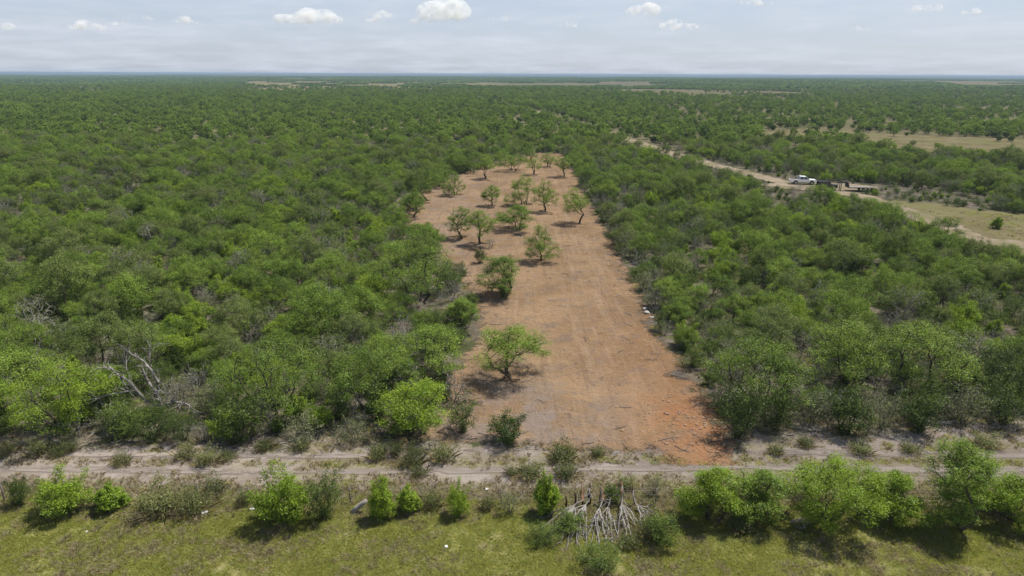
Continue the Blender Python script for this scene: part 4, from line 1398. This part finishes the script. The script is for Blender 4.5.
# heap of cut bleached trees lying with their tops towards the verge
def cut_tree(seed, butt, spread_to, label, lift=0.9, stub=True, mat='bleached', r0=.085):
    rng = np.random.default_rng(seed)
    b = gp(*butt); o3 = np.array([b[0], b[1], 0.0])
    start = np.array([0, 0, lift])
    chains = [([start + np.array([0, .55, .35]), start, start * .7 + np.array([(gp(*spread_to[0])[0] - b[0]) * .2, (gp(*spread_to[0])[1] - b[1]) * .2, 0])], r0, r0 * .8, -1, 0)]
    root = 2
    for i, s in enumerate(spread_to):
        g = gp(*s); e = np.array([g[0] - b[0], g[1] - b[1], 0.12])
        s0 = chains[0][0][-1]
        m1 = s0 + (e - s0) * .4 + np.array([rng.normal(0, .12), rng.normal(0, .12), .10])
        chains.append(([s0, m1, s0 + (e - s0) * .75 + rng.normal(0, .06, 3), e], r0 * .75, .022, 0, 9))
    V, q = limb_tree(chains, rng, .011, 3, .6, -.10)
    r = empty('cut_tree', (b[0], b[1], float(ground_z(*b))))
    link(bpy.data.objects.new('branches', make_mesh('cut_tree', V, q, M[mat], smooth=True)), r)
    # split red butt
    pts = np.array([[0, .62, lift + .62], [0, .50, lift + .30], [0, .25, lift + .12], [0, 0, lift - .02]])
    pts[:, 0] += rng.normal(0, .03, 4)
    V, q = tubes(pts, np.array([-1, 0, 1, 2]), np.array([r0 * .5, r0 * 1.25, r0 * 1.3, r0 * 1.12]), 7)
    link(bpy.data.objects.new('split_butt', make_mesh('split_butt', V, q, M['rawwood' if seed % 2 else 'char'], smooth=False)), r)
    # prop stubs that hold the butt off the ground
    pts = np.array([[0.02, .18, lift + .05], [.06, .22, lift * .5], [.03, .25, -.06]])
    V, q = tubes(pts, np.array([-1, 0, 1]), np.array([r0 * .8, r0 * .9, r0 * 1.1]), 6)
    link(bpy.data.objects.new('root_stub', make_mesh('root_stub', V, q, M['char'])), r)
    tag(r, label, 'felled tree', 'heap of bleached cut trees')
    return r


cut_tree(801, (582, 508), [(541, 519), (543, 529), (547, 538), (551, 533), (560, 543), (568, 546), (577, 546), (566, 530), (571, 540), (556, 524)], 'bleached cut tree fanning furthest over the grass, butt end dark', .55, r0=.06)
cut_tree(802, (590, 506), [(566, 530), (572, 537), (578, 541), (586, 545), (562, 522), (583, 535)], 'bleached cut tree lying behind the widest fan of the heap', .65, r0=.055)
cut_tree(803, (602, 508), [(588, 536), (592, 541), (599, 546), (606, 543), (609, 535), (590, 528), (597, 538)], 'bleached cut tree in the middle of the heap with red split butt', .6, r0=.06)
cut_tree(805, (622, 504), [(618, 540), (626, 543), (632, 538), (638, 530), (630, 534), (642, 526), (622, 532)], 'bleached cut tree with the brightest red split butt, topmost of the heap', .7, r0=.06)
cut_tree(806, (634, 507), [(652, 520), (648, 527), (644, 530), (652, 513), (640, 524)], 'bleached cut branch leaning away at the end of the heap', .5, r0=.045)
cut_tree(808, (610, 506), [(600, 530), (612, 542), (618, 536), (606, 538), (615, 530)], 'thin bleached cut tree wedged between the two red-butted ones', .5, r0=.045)
# small dark stubs standing behind the heap
for i, (a, b, h) in enumerate([(575, 506, .95), (588, 504, 1.0), (566, 506, .7)]):
    x, y = gp(a, b)
    pts = np.array([[0, 0, -.1], [.03, .02, h * .5], [-.02, .04, h]])
    V, q = tubes(pts, np.array([-1, 0, 1]), np.array([.075, .06, .045]), 6)
    o = link(bpy.data.objects.new('tree_stub', make_mesh('tree_stub', V, [q, np.array([[12, 13, 14, 15, 16, 17]])], M['char'])))
    o.location = (x, y, float(ground_z(x, y)))
    tag(o, ['dark broken stub behind the heap of cut trees, in the middle', 'tallest dark broken stub behind the heap of cut trees', 'shortest dark broken stub by the heap of cut trees'][i], 'stump', 'broken stubs behind the cut trees')


def wood_heap(seed, at_, wpx, label, mat='deadwood', n_=9, L=1.0, name='brushwood_heap'):
    rng = np.random.default_rng(seed)
    x, y = gp(*at_)
    W = wpx * float(depth(x, y)) / FPX
    r = empty(name, (x, y, float(ground_z(x, y))))
    for i in range(n_):
        a = rng.uniform(-.7, .7) + (3.14 if rng.random() < .5 else 0)
        s = np.array([rng.uniform(-.3, .3) * W, rng.uniform(-.4, .4), rng.uniform(.03, .30)])
        d = np.array([math.cos(a), math.sin(a) * .6, rng.uniform(-.05, .22)])
        Ln = W * rng.uniform(.3, .55)
        V, q = limb_tree([([s - d * Ln * .4, s, s + d * Ln * .6], .035 * L, .012, -1, 0)], rng, .009, 2, .5)
        link(bpy.data.objects.new('branch', make_mesh('branch', V, q, M[mat])), r)
    tag(r, label, 'brushwood')


wood_heap(820, (468, 402), 34, 'heap of dark dead branches beside the largest lone mesquite', 'greybark', 10)
wood_heap(821, (940, 424), 60, 'heap of grey dead branches at the brush edge under the leaning limb', 'deadwood', 12)
wood_heap(822, (806, 432), 46, 'pale heap of dead twigs on the soil beside the dark corner tree', 'deadwood', 12)
wood_heap(823, (1010, 428), 50, 'tangle of grey dead branches at the picture edge above the pale soil', 'deadwood', 10)
wood_heap(824, (800, 524), 22, 'small heap of bleached broken boughs under the round-topped fence tree', 'bleached', 7)
wood_heap(825, (186, 428), 44, 'tangle of grey twigs at the foot of the dead tree', 'deadwood', 12)
wood_heap(826, (516, 381), 40, 'thin scatter of dark branches in the shade of the largest lone mesquite', 'bark', 6)
wood_heap(827, (672, 375), 26, 'grey dead branches pushed against the straight clearing edge', 'deadwood', 9)

# leaning bleached log on the fence line
x, y = gp(360, 512)
pts = np.array([[-.45, -.1, .05], [-.15, 0, .32], [.2, .05, .62], [.42, .08, .78]])
V, q = tubes(pts, np.array([-1, 0, 1, 2]), np.array([.15, .16, .15, .11]), 8)
o = link(bpy.data.objects.new('log', make_mesh('log', V, [q, np.arange(8)[None, ::-1], np.arange(24, 32)[None, :]], M['bleached'], smooth=False)))
o.location = (x, y, float(ground_z(x, y)))
tag(o, 'short bleached log leaning against the bright bush on the fence line', 'log')

# white stones at the clearing edge
for i, (a, b, s) in enumerate([(647, 313, .8), (652, 318, .5), (645, 309, .5), (655, 323, .4)]):
    x, y = gp(a, b)
    o = link(bpy.data.objects.new('white_stone', rock_mesh(740 + i, M['stone'], 'white_stone')))
    o.location = (x, y, float(ground_z(x, y)) + .12 * s); o.scale = (s * .9, s * 1.3, s * .9); o.rotation_euler = (0, 0, i * 1.3)
    tag(o, ['largest white stone at the straight clearing edge', 'white stone just nearer than the largest one at the clearing edge', 'small white stone behind the largest one at the clearing edge', 'smallest white stone at the clearing edge'][i], 'stone', 'white stones at the clearing edge')

# scraps of white litter
M['litter'] = plain('litter_white', (0.62, 0.62, 0.60), 0.5, 0, .4, .06, 4)
for i, (a, b, w, lb) in enumerate([(205, 514, 7, 'crumpled white litter in the grass below the fence line weeds'), (446, 547, 5, 'white scrap of litter lying out on the green verge'),
                                   (487, 489, 5, 'white scrap of litter between track and fence post'), (252, 510, 6, 'flat white litter beside the large yellow-green bush'),
                                   (218, 496, 3, 'tiny white scrap near the grey-green fence line weed'), (87, 533, 3, 'tiny pale scrap on the open verge grass')]):
    x, y = gp(a, b)
    W = 0.75 * w * float(depth(x, y)) / FPX
    rng = np.random.default_rng(900 + i)
    m = 6
    g = np.linspace(-.5, .5, m)
    XX_, YY_ = np.meshgrid(g, g)
    ZZ_ = np.abs(rng.normal(0, .22, XX_.shape)) + .06
    idx = np.arange(m * m).reshape(m, m)
    q = np.stack([idx[:-1, :-1], idx[:-1, 1:], idx[1:, 1:], idx[1:, :-1]], -1).reshape(-1, 4)
    V = np.stack([XX_ + rng.normal(0, .05, XX_.shape), YY_ + rng.normal(0, .05, XX_.shape), ZZ_], -1).reshape(-1, 3) * np.array([W, W * .8, W * .7])
    o = link(bpy.data.objects.new('litter', make_mesh('litter', V, q, M['litter'], smooth=False)))
    o.location = (x, y, float(ground_z(x, y)) + .06); o.rotation_euler = (0, 0, rng.uniform(0, 3))
    md = o.modifiers.new('thickness', 'SOLIDIFY'); md.thickness = .01
    tag(o, lb, 'litter', 'scraps of white litter')

# wire fence: posts and strands
M['post'] = plain('fence_post', (0.17, 0.15, 0.13), 0.8, 0, .2, .3, 5)
M['wire'] = plain('fence_wire', (0.30, 0.29, 0.28), 0.45, .8, .5)
FY0 = gp(512, 503)[1]
fence_o = empty('wire_fence', (0, FY0, 0))
fx = np.arange(-34, 36, 3.05)
V, q = tubes(np.array([[0, 0, -.2], [.0, .0, .6], [0.01, 0, 1.2]]), np.array([-1, 0, 1]), np.array([.045, .043, .038]), 6)
pm = make_mesh('post', V, [q, np.array([[12, 13, 14, 15, 16, 17]])], M['post'])
tops = []
for x in fx:
    x = x + rnd.uniform(-.3, .3)
    o = link(bpy.data.objects.new('post', pm), fence_o)
    z = float(ground_z(x, FY0))
    o.location = (x, 0.0, z); o.rotation_euler = (rnd.uniform(-.06, .06), rnd.uniform(-.06, .06), 0); o.scale = (1, 1, rnd.uniform(.9, 1.08))
    tops.append((x, z))
for h in (.35, .65, .95, 1.12):
    pts = np.array([[x, 0.045, z + h] for x, z in tops])
    V, q = tubes(pts, np.arange(len(pts)) - 1, np.full(len(pts), .0035), 3)
    link(bpy.data.objects.new('wire', make_mesh('wire', V, q, M['wire'])), fence_o)
tag(fence_o, 'old wire fence on dark posts running along the bushes beside the verge', 'fence')

# ------------------------------------------------------------------ vehicles on the ranch road
import bmesh
M['white_paint'] = plain('white_paint', (0.80, 0.80, 0.80), 0.28, 0, .5)
M['black_paint'] = plain('black_paint', (0.022, 0.025, 0.024), 0.30, 0, .5)
M['glass'] = plain('dark_glass', (0.018, 0.022, 0.026), 0.08, 0, .6)
M['rubber'] = plain('tyre_rubber', (0.022, 0.022, 0.022), 0.85, 0, .2)
M['rim'] = plain('wheel_rim', (0.42, 0.42, 0.43), 0.35, .7, .5)
M['trim'] = plain('black_trim', (0.03, 0.03, 0.03), 0.6, 0, .3)
M['lamp'] = plain('lamp_lens', (0.75, 0.76, 0.76), 0.12, 0, .6)
M['tail'] = plain('tail_lens', (0.35, 0.02, 0.02), 0.2, 0, .5)
M['steel'] = plain('trailer_steel', (0.050, 0.048, 0.045), 0.55, .3, .4, .3, 3)
M['deck'] = plain('trailer_planks', (0.21, 0.19, 0.165), 0.8, 0, .2, .2, 2)
M['chrome'] = plain('bumper_metal', (0.45, 0.45, 0.46), 0.3, .8, .5)


def prism(name, profile, y0, y1, mat, parent, bevel=0.03, taper=None):
    """side profile (x,z) pushed across y0..y1; taper(x,z)->inset for the top"""
    bm = bmesh.new()
    L = [bm.verts.new((x, y0 + (taper(x, z) if taper else 0), z)) for x, z in profile]
    Rr = [bm.verts.new((x, y1 - (taper(x, z) if taper else 0), z)) for x, z in profile]
    n_ = len(profile)
    bm.faces.new(L[::-1]); bm.faces.new(Rr)
    for i in range(n_):
        bm.faces.new((L[i], L[(i + 1) % n_], Rr[(i + 1) % n_], Rr[i]))
    bmesh.ops.recalc_face_normals(bm, faces=bm.faces)
    if bevel:
        bmesh.ops.bevel(bm, geom=list(bm.edges), offset=bevel, segments=2, affect='EDGES', profile=.7, clamp_overlap=True)
    me = bpy.data.meshes.new(name); bm.to_mesh(me); bm.free()
    me.materials.append(mat)
    return link(bpy.data.objects.new(name, me), parent)


def box(name, x0, x1, y0, y1, z0, z1, mat, parent, bevel=0.01):
    return prism(name, [(x0, z0), (x1, z0), (x1, z1), (x0, z1)], y0, y1, mat, parent, bevel)


def wheel(parent, x, y, r, w=0.26):
    bm = bmesh.new()
    bmesh.ops.create_cone(bm, cap_ends=True, segments=24, radius1=r, radius2=r, depth=w)
    bmesh.ops.rotate(bm, verts=bm.verts, cent=(0, 0, 0), matrix=Matrix.Rotation(R(90), 3, 'X'))
    bmesh.ops.bevel(bm, geom=[e for e in bm.edges if e.is_manifold and e.calc_face_angle(0) > 1], offset=.05, segments=2, affect='EDGES')
    me = bpy.data.meshes.new('wheel'); bm.to_mesh(me); bm.free(); me.materials.append(M['rubber'])
    o = link(bpy.data.objects.new('wheel', me), parent); o.location = (x, y, r)
    s = 1 if y > 0 else -1
    bm = bmesh.new()
    bmesh.ops.create_cone(bm, cap_ends=True, segments=20, radius1=r * .62, radius2=r * .55, depth=.04)
    bmesh.ops.rotate(bm, verts=bm.verts, cent=(0, 0, 0), matrix=Matrix.Rotation(R(-90 * s), 3, 'X'))
    me = bpy.data.meshes.new('rim'); bm.to_mesh(me); bm.free(); me.materials.append(M['rim'])
    k_ = link(bpy.data.objects.new('rim', me), o); k_.location = (0, s * (w / 2 + .012), 0)
    return o


def arch(cx, r, z0, a0=180, a1=0, n_=8):
    return [(cx + r * math.cos(R(a0 + (a1 - a0) * i / n_)), z0 + r * math.sin(R(a0 + (a1 - a0) * i / n_))) for i in range(n_ + 1)]


def pickup(name, x, y, rz, label):
    t = empty(name, (x, y, float(ground_z(x, y)) + .11), rz)
    # +x is forward; length 5.9
    prof = [(-2.95, .55)] + arch(-1.75, .50, .52) + arch(1.95, .50, .52) + [(2.95, .50), (3.0, .95), (2.85, 1.12), (1.35, 1.22), (-.95, 1.22), (-2.95, 1.20)]
    body = prism('body', prof, -.98, .98, M['white_paint'], t, .035)
    cabp = [(-.95, 1.20), (1.35, 1.20), (.55, 1.88), (-.75, 1.92)]
    cab = prism('cab', cabp, -.92, .92, M['white_paint'], t, .04, lambda a, z: .16 if z > 1.5 else 0)
    for s in (-1, 1):
        for (a, b, c, d) in ((.08, 1.08, .50, .10), (-.80, -.02, -.02, -.70)):
            bm = bmesh.new()
            yb, yt = s * .935, s * .800
            vs_ = [bm.verts.new(p_) for p_ in ((a, yb, 1.27), (b, yb, 1.27), (c, yt, 1.78), (d, yt, 1.78))]
            bm.faces.new(vs_ if s < 0 else vs_[::-1])
            me = bpy.data.meshes.new('side_window'); bm.to_mesh(me); bm.free(); me.materials.append(M['glass'])
            w_ = link(bpy.data.objects.new('side_window', me), cab)
            w_.modifiers.new('thickness', 'SOLIDIFY').thickness = .02
        link_ = box('mirror', .92, 1.10, s * 1.03 - .1, s * 1.03 + .1, 1.28, 1.48, M['trim'], t, .02)
        box('headlight', 2.93, 3.015, s * .72 - .2, s * .72 + .2, .80, .98, M['lamp'], t, .015)
        box('tail_light', -2.985, -2.93, s * .88 - .07, s * .88 + .07, .80, 1.12, M['tail'], t, .01)
        box('door_handle', -.12, .05, s * .985 - .02, s * .985 + .02, 1.06, 1.10, M['trim'], t, .005)
        for wx in (-1.75, 1.95):
            wheel(t, wx, s * .84, .41)
    for nm, pts in (('windshield', ((1.30, -.80, 1.27), (1.30, .80, 1.27), (.63, .70, 1.80), (.63, -.70, 1.80))),
                    ('rear_window', ((-.965, .75, 1.32), (-.965, -.75, 1.32), (-.80, -.68, 1.80), (-.80, .68, 1.80)))):
        bm = bmesh.new(); bm.faces.new([bm.verts.new(p_) for p_ in pts])
        me = bpy.data.meshes.new(nm); bm.to_mesh(me); bm.free(); me.materials.append(M['glass'])
        o_ = link(bpy.data.objects.new(nm, me), cab)
        md_ = o_.modifiers.new('thickness', 'SOLIDIFY'); md_.thickness = .05; md_.offset = 0
    box('cargo_bed', -2.82, -1.02, -.80, .80, 1.205, 1.235, M['trim'], t, .005)
    box('front_bumper', 2.92, 3.10, -.95, .95, .42, .64, M['chrome'], t, .03)
    box('rear_bumper', -3.08, -2.92, -.92, .92, .50, .66, M['chrome'], t, .03)
    box('grille', 2.96, 3.03, -.48, .48, .70, 1.00, M['trim'], t, .01)
    box('underbody', -2.6, 2.7, -.7, .7, .30, .56, M['trim'], t, .02)
    tag(t, label, 'pickup')
    return t


vx, vy = gp(802, 184.5)
pickup('pickup_truck', vx, vy, R(-8), 'white four-door pickup parked on the sandy ranch road')


def offroader(x, y, rz):
    t = empty('off_road_vehicle', (x, y, float(ground_z(x, y)) + .11), rz)
    prof = [(-2.1, .62)] + arch(-1.25, .52, .55) + arch(1.45, .52, .55) + [(2.15, .62), (2.2, 1.18), (.75, 1.26), (-2.1, 1.26)]
    body = prism('body', prof, -.80, .80, M['black_paint'], t, .03)
    prism('hood', [(.80, 1.25), (2.12, 1.17), (2.10, 1.24), (.82, 1.34)], -.62, .62, M['black_paint'], t, .02)
    prism('roof', [(-2.05, 1.86), (.40, 1.86), (.36, 1.94), (-2.02, 1.94)], -.78, .78, M['black_paint'], t, .03)
    for s in (-1, 1):
        for (a, b) in ((.74, .38), (-.45, -.45), (-2.02, -2.0)):
            prism('roof_pillar', [(a, 1.22), (a + .09, 1.22), (b + .07, 1.88), (b - .02, 1.88)], s * .74 - .04, s * .74 + .04, M['black_paint'], t, .01)
        for (a, b, c, d) in ((-.36, .72, .38, -.36), (-1.96, -.46, -.46, -1.94)):
            bm = bmesh.new(); vs_ = [bm.verts.new(p_) for p_ in ((a, s * .75, 1.27), (b, s * .75, 1.27), (c, s * .75, 1.86), (d, s * .75, 1.86))]
            bm.faces.new(vs_ if s < 0 else vs_[::-1])
            me = bpy.data.meshes.new('side_window'); bm.to_mesh(me); bm.free(); me.materials.append(M['glass'])
            w_ = link(bpy.data.objects.new('side_window', me), t); w_.modifiers.new('thickness', 'SOLIDIFY').thickness = .015
        prism('fender', arch(1.45, .66, .60) + arch(1.45, .54, .60, 0, 180), s * .90 - .11, s * .90 + .11, M['trim'], t, .01)
        prism('fender', arch(-1.25, .66, .60) + arch(-1.25, .54, .60, 0, 180), s * .90 - .11, s * .90 + .11, M['trim'], t, .01)
        box('headlight', 2.17, 2.23, s * .52 - .13, s * .52 + .13, .88, 1.10, M['lamp'], t, .02)
        for wx in (-1.25, 1.45):
            wheel(t, wx, s * .84, .43, .28)
    bm = bmesh.new(); bm.faces.new([bm.verts.new(p_) for p_ in ((.80, -.70, 1.30), (.80, .70, 1.30), (.44, .70, 1.86), (.44, -.70, 1.86))])
    me = bpy.data.meshes.new('windshield'); bm.to_mesh(me); bm.free(); me.materials.append(M['glass'])
    link(bpy.data.objects.new('windshield', me), t).modifiers.new('thickness', 'SOLIDIFY').thickness = .02
    box('front_bumper', 2.18, 2.40, -.82, .82, .55, .75, M['chrome'], t, .02)
    box('grille', 2.17, 2.225, -.36, .36, .78, 1.12, M['rim'], t, .01)
    # rack on the roof
    for yy in (-.66, .66):
        box('roof_rail', -1.95, .25, yy - .02, yy + .02, 2.02, 2.06, M['trim'], t, .005)
    for xx in (-1.9, -1.2, -.5, .2):
        box('roof_bar', xx - .025, xx + .025, -.70, .70, 1.93, 2.02, M['trim'], t, .005)
    bm = bmesh.new()
    sw = wheel(t, -2.32, 0.0, .40, .24); sw.name = 'spare_wheel'; sw.location = (-2.26, 0, 1.0); sw.rotation_euler = (0, 0, R(90))
    box('underbody', -1.9, 2.0, -.6, .6, .34, .63, M['trim'], t, .02)
    tag(t, 'black boxy off-road vehicle parked between the white pickup and the trailer', 'car')


vx2, vy2 = gp(826, 190.0)
offroader(vx2, vy2, R(-4))


def gooseneck(x, y, rz):
    t = empty('gooseneck_trailer', (x, y, float(ground_z(x, y)) + .11), rz)
    # neck points to -x
    fr = prism('frame', [(-3.4, .70), (1.9, .70), (1.9, .88), (-3.4, .88)], -1.0, 1.0, M['steel'], t, .02)
    for i in range(9):
        box('deck_plank', -3.35, 1.85, -1.2 + i * .268, -1.2 + i * .268 + .245, .885, .925, M['deck'], t, .004)
    for s in (-1, 1):
        prism('neck_beam', [(-3.5, .75), (-3.2, .75), (-3.35, 1.75), (-3.6, 1.98), (-5.6, 1.98), (-5.6, 1.78), (-3.75, 1.74)], s * .42 - .06, s * .42 + .06, M['steel'], t, .01)
        prism('jack_leg', [(-5.0, .02), (-4.86, .02), (-4.86, 1.8), (-5.0, 1.8)], s * .42 - .06, s * .42 + .06, M['steel'], t, .008)
        box('jack_foot', -5.08, -4.78, s * .42 - .15, s * .42 + .15, -.12, .03, M['steel'], t, .008)
        box('side_rail', -3.4, 1.9, s * 1.24 - .03, s * 1.24 + .03, .74, .90, M['steel'], t, .006)
        for wx in (-.25, .70):
            wheel(t, wx, s * 1.08, .36, .24)
    box('cross_beam', -5.62, -5.44, -.48, .48, 1.775, 1.975, M['steel'], t, .01)
    box('coupler', -5.60, -5.46, -.07, .07, 1.25, 1.80, M['steel'], t, .01)
    box('headboard', -3.52, -3.42, -1.15, 1.15, .92, 1.45, M['steel'], t, .01)
    box('tool_box', -4.6, -3.8, -.36, .36, 1.75, 2.10, M['steel'], t, .02)
    for i in range(3):
        box('ramp_bar', 1.91, 2.2, -1.0 + i * .9, -.8 + i * .9, .55, .86, M['steel'], t, .01)
    tag(t, 'empty flatbed gooseneck trailer with plank deck beside the black off-road vehicle', 'trailer')


vx3, vy3 = gp(862, 191.0)
gooseneck(vx3, vy3, R(-3))

# ------------------------------------------------------------------ clouds: closed lumpy bodies of vapour far beyond the plain
def cloud_mat():
    n = NT('cloud_vapour')
    v = n.t.nodes.new('ShaderNodeVolumePrincipled')
    v.inputs['Color'].default_value = (0.985, 0.987, 0.99, 1)
    v.inputs['Anisotropy'].default_value = 0.0
    p = n.pos()
    body = n.ramp(n.noise(p, 0.0055, 6, 0.72), 0.44, 0.64, 0.0, 0.0085)
    n.set(v, 'Density', body)
    n.t.links.new(v.outputs[0], n.out.inputs['Volume'])
    return n.m


M['cloud'] = cloud_mat()
DCL = 14000.0


def cloud(seed, cx, cy, wpx, hpx, label):
    rng = np.random.default_rng(seed)
    u = DCL / FPX
    d = CAM_R @ np.array([(cx - 512) / FPX, -(cy - 288) / FPX, -1.0])
    c = np.array([0, 0, CAM_H]) + d * DCL
    W, H = wpx * u * 1.05, hpx * u * 1.0
    bm = bmesh.new(); bmesh.ops.create_icosphere(bm, subdivisions=5, radius=1.0)
    D = np.array([v.co[:] for v in bm.verts])
    # billows along the length, taller in the middle
    m = max(7, int(wpx / 5))
    bx_ = rng.uniform(-.42, .42, m) * W
    env = 1 - (bx_ / (W * .5)) ** 2
    r_ = H * rng.uniform(.28, .5, m) * (.45 + .65 * env)
    bz = -H * .38 + r_ * .75
    byy = rng.uniform(-.25, .25, m) * W * .5
    V = np.zeros_like(D)
    # implicit union of billows, walked along each direction of a flat ellipsoid
    E = D * np.array([W * .56, W * .34, H * .9])
    t = np.linspace(1.0, 0.02, 60)
    for i in range(len(D)):
        P = E[i][None, :] * t[:, None]
        f = np.zeros(len(t))
        for j in range(m):
            dd = ((P[:, 0] - bx_[j]) / (r_[j] * 1.25)) ** 2 + ((P[:, 1] - byy[j]) / (r_[j] * 1.7)) ** 2 + ((P[:, 2] - bz[j]) / r_[j]) ** 2
            f += np.exp(-2.2 * dd)
        k_ = np.argmax(f > .32) if (f > .32).any() else len(t) - 1
        V[i] = P[k_]
    V[:, 2] = np.maximum(V[:, 2], -H * .42 + .04 * H * np.sin(V[:, 0] / W * 21))
    for v, p_ in zip(bm.verts, V):
        v.co = p_
    bmesh.ops.smooth_vert(bm, verts=bm.verts, factor=.5, use_axis_x=True, use_axis_y=True, use_axis_z=True)
    me = bpy.data.meshes.new('cloud'); bm.to_mesh(me); bm.free(); me.materials.append(M['cloud'])
    o = link(bpy.data.objects.new('cloud', me))
    o.location = c
    tag(o, label, 'cloud', 'small white clouds above the horizon')


cloud(1, 308, 16, 72, 19, 'long white cumulus cloud, second largest in the sky')
cloud(2, 446, 9, 62, 24, 'largest and puffiest cloud at the top of the sky')
cloud(3, 384, 14, 24, 10, 'small round cloud between the two largest clouds')
cloud(4, 84, 25, 38, 13, 'flat white cloud above the far tan field')
cloud(5, 186, 20, 36, 9, 'thin flat cloud beside two wisps')
cloud(6, 4, 26, 30, 10, 'small cloud cut by the picture edge over the brush')
cloud(7, 643, 8, 36, 17, 'double cloud at the top, above a wider flat one')
cloud(8, 678, 24, 46, 14, 'wider flat cloud just below the double one')
cloud(9, 565, 24, 28, 9, 'small faint cloud alone in mid sky')
cloud(10, 928, 7, 30, 10, 'small cloud above the yellow field side')
cloud(11, 973, 11, 20, 9, 'smallest puff next to the cloud over the yellow field side')
cloud(12, 424, 20, 40, 8, 'low cloud bank beneath the largest cloud')
cloud(14, 372, 20, 34, 7, 'faint low wisp beneath the small round cloud')
cloud(15, 120, 23, 22, 6, 'faint wisp next to the flat white cloud')
cloud(16, 147, 18, 16, 5, 'tiny puff between the flat cloud and the thin one')
cloud(17, 860, 29, 40, 6, 'long faint wisp low over the yellow field side')
cloud(18, 755, 2, 40, 8, 'pale cloud cut by the top of the picture')
cloud(13, 499, 18, 26, 8, 'faint puff just past the largest cloud')

# ------------------------------------------------------------------ haze
n = NT('haze_air')
v = n.t.nodes.new('ShaderNodeVolumePrincipled')
v.inputs['Color'].default_value = (0.36, 0.48, 0.64, 1)
v.inputs['Density'].default_value = 0.00015
v.inputs['Anisotropy'].default_value = 0.0
n.t.links.new(v.outputs[0], n.out.inputs['Volume'])
zmin = min(v_.co.z for v_ in ground.data.vertices) - 1.0
bm = bmesh.new(); bmesh.ops.create_cube(bm, size=1.0)
me = bpy.data.meshes.new('haze'); bm.to_mesh(me); bm.free(); me.materials.append(n.m)
hz = link(bpy.data.objects.new('haze', me))
hz.scale = (54000, 27200, CAM_H + 3.0 - zmin)
hz.location = (0, 13100, (CAM_H + 3.0 + zmin) / 2)
tag(hz, kind='stuff')
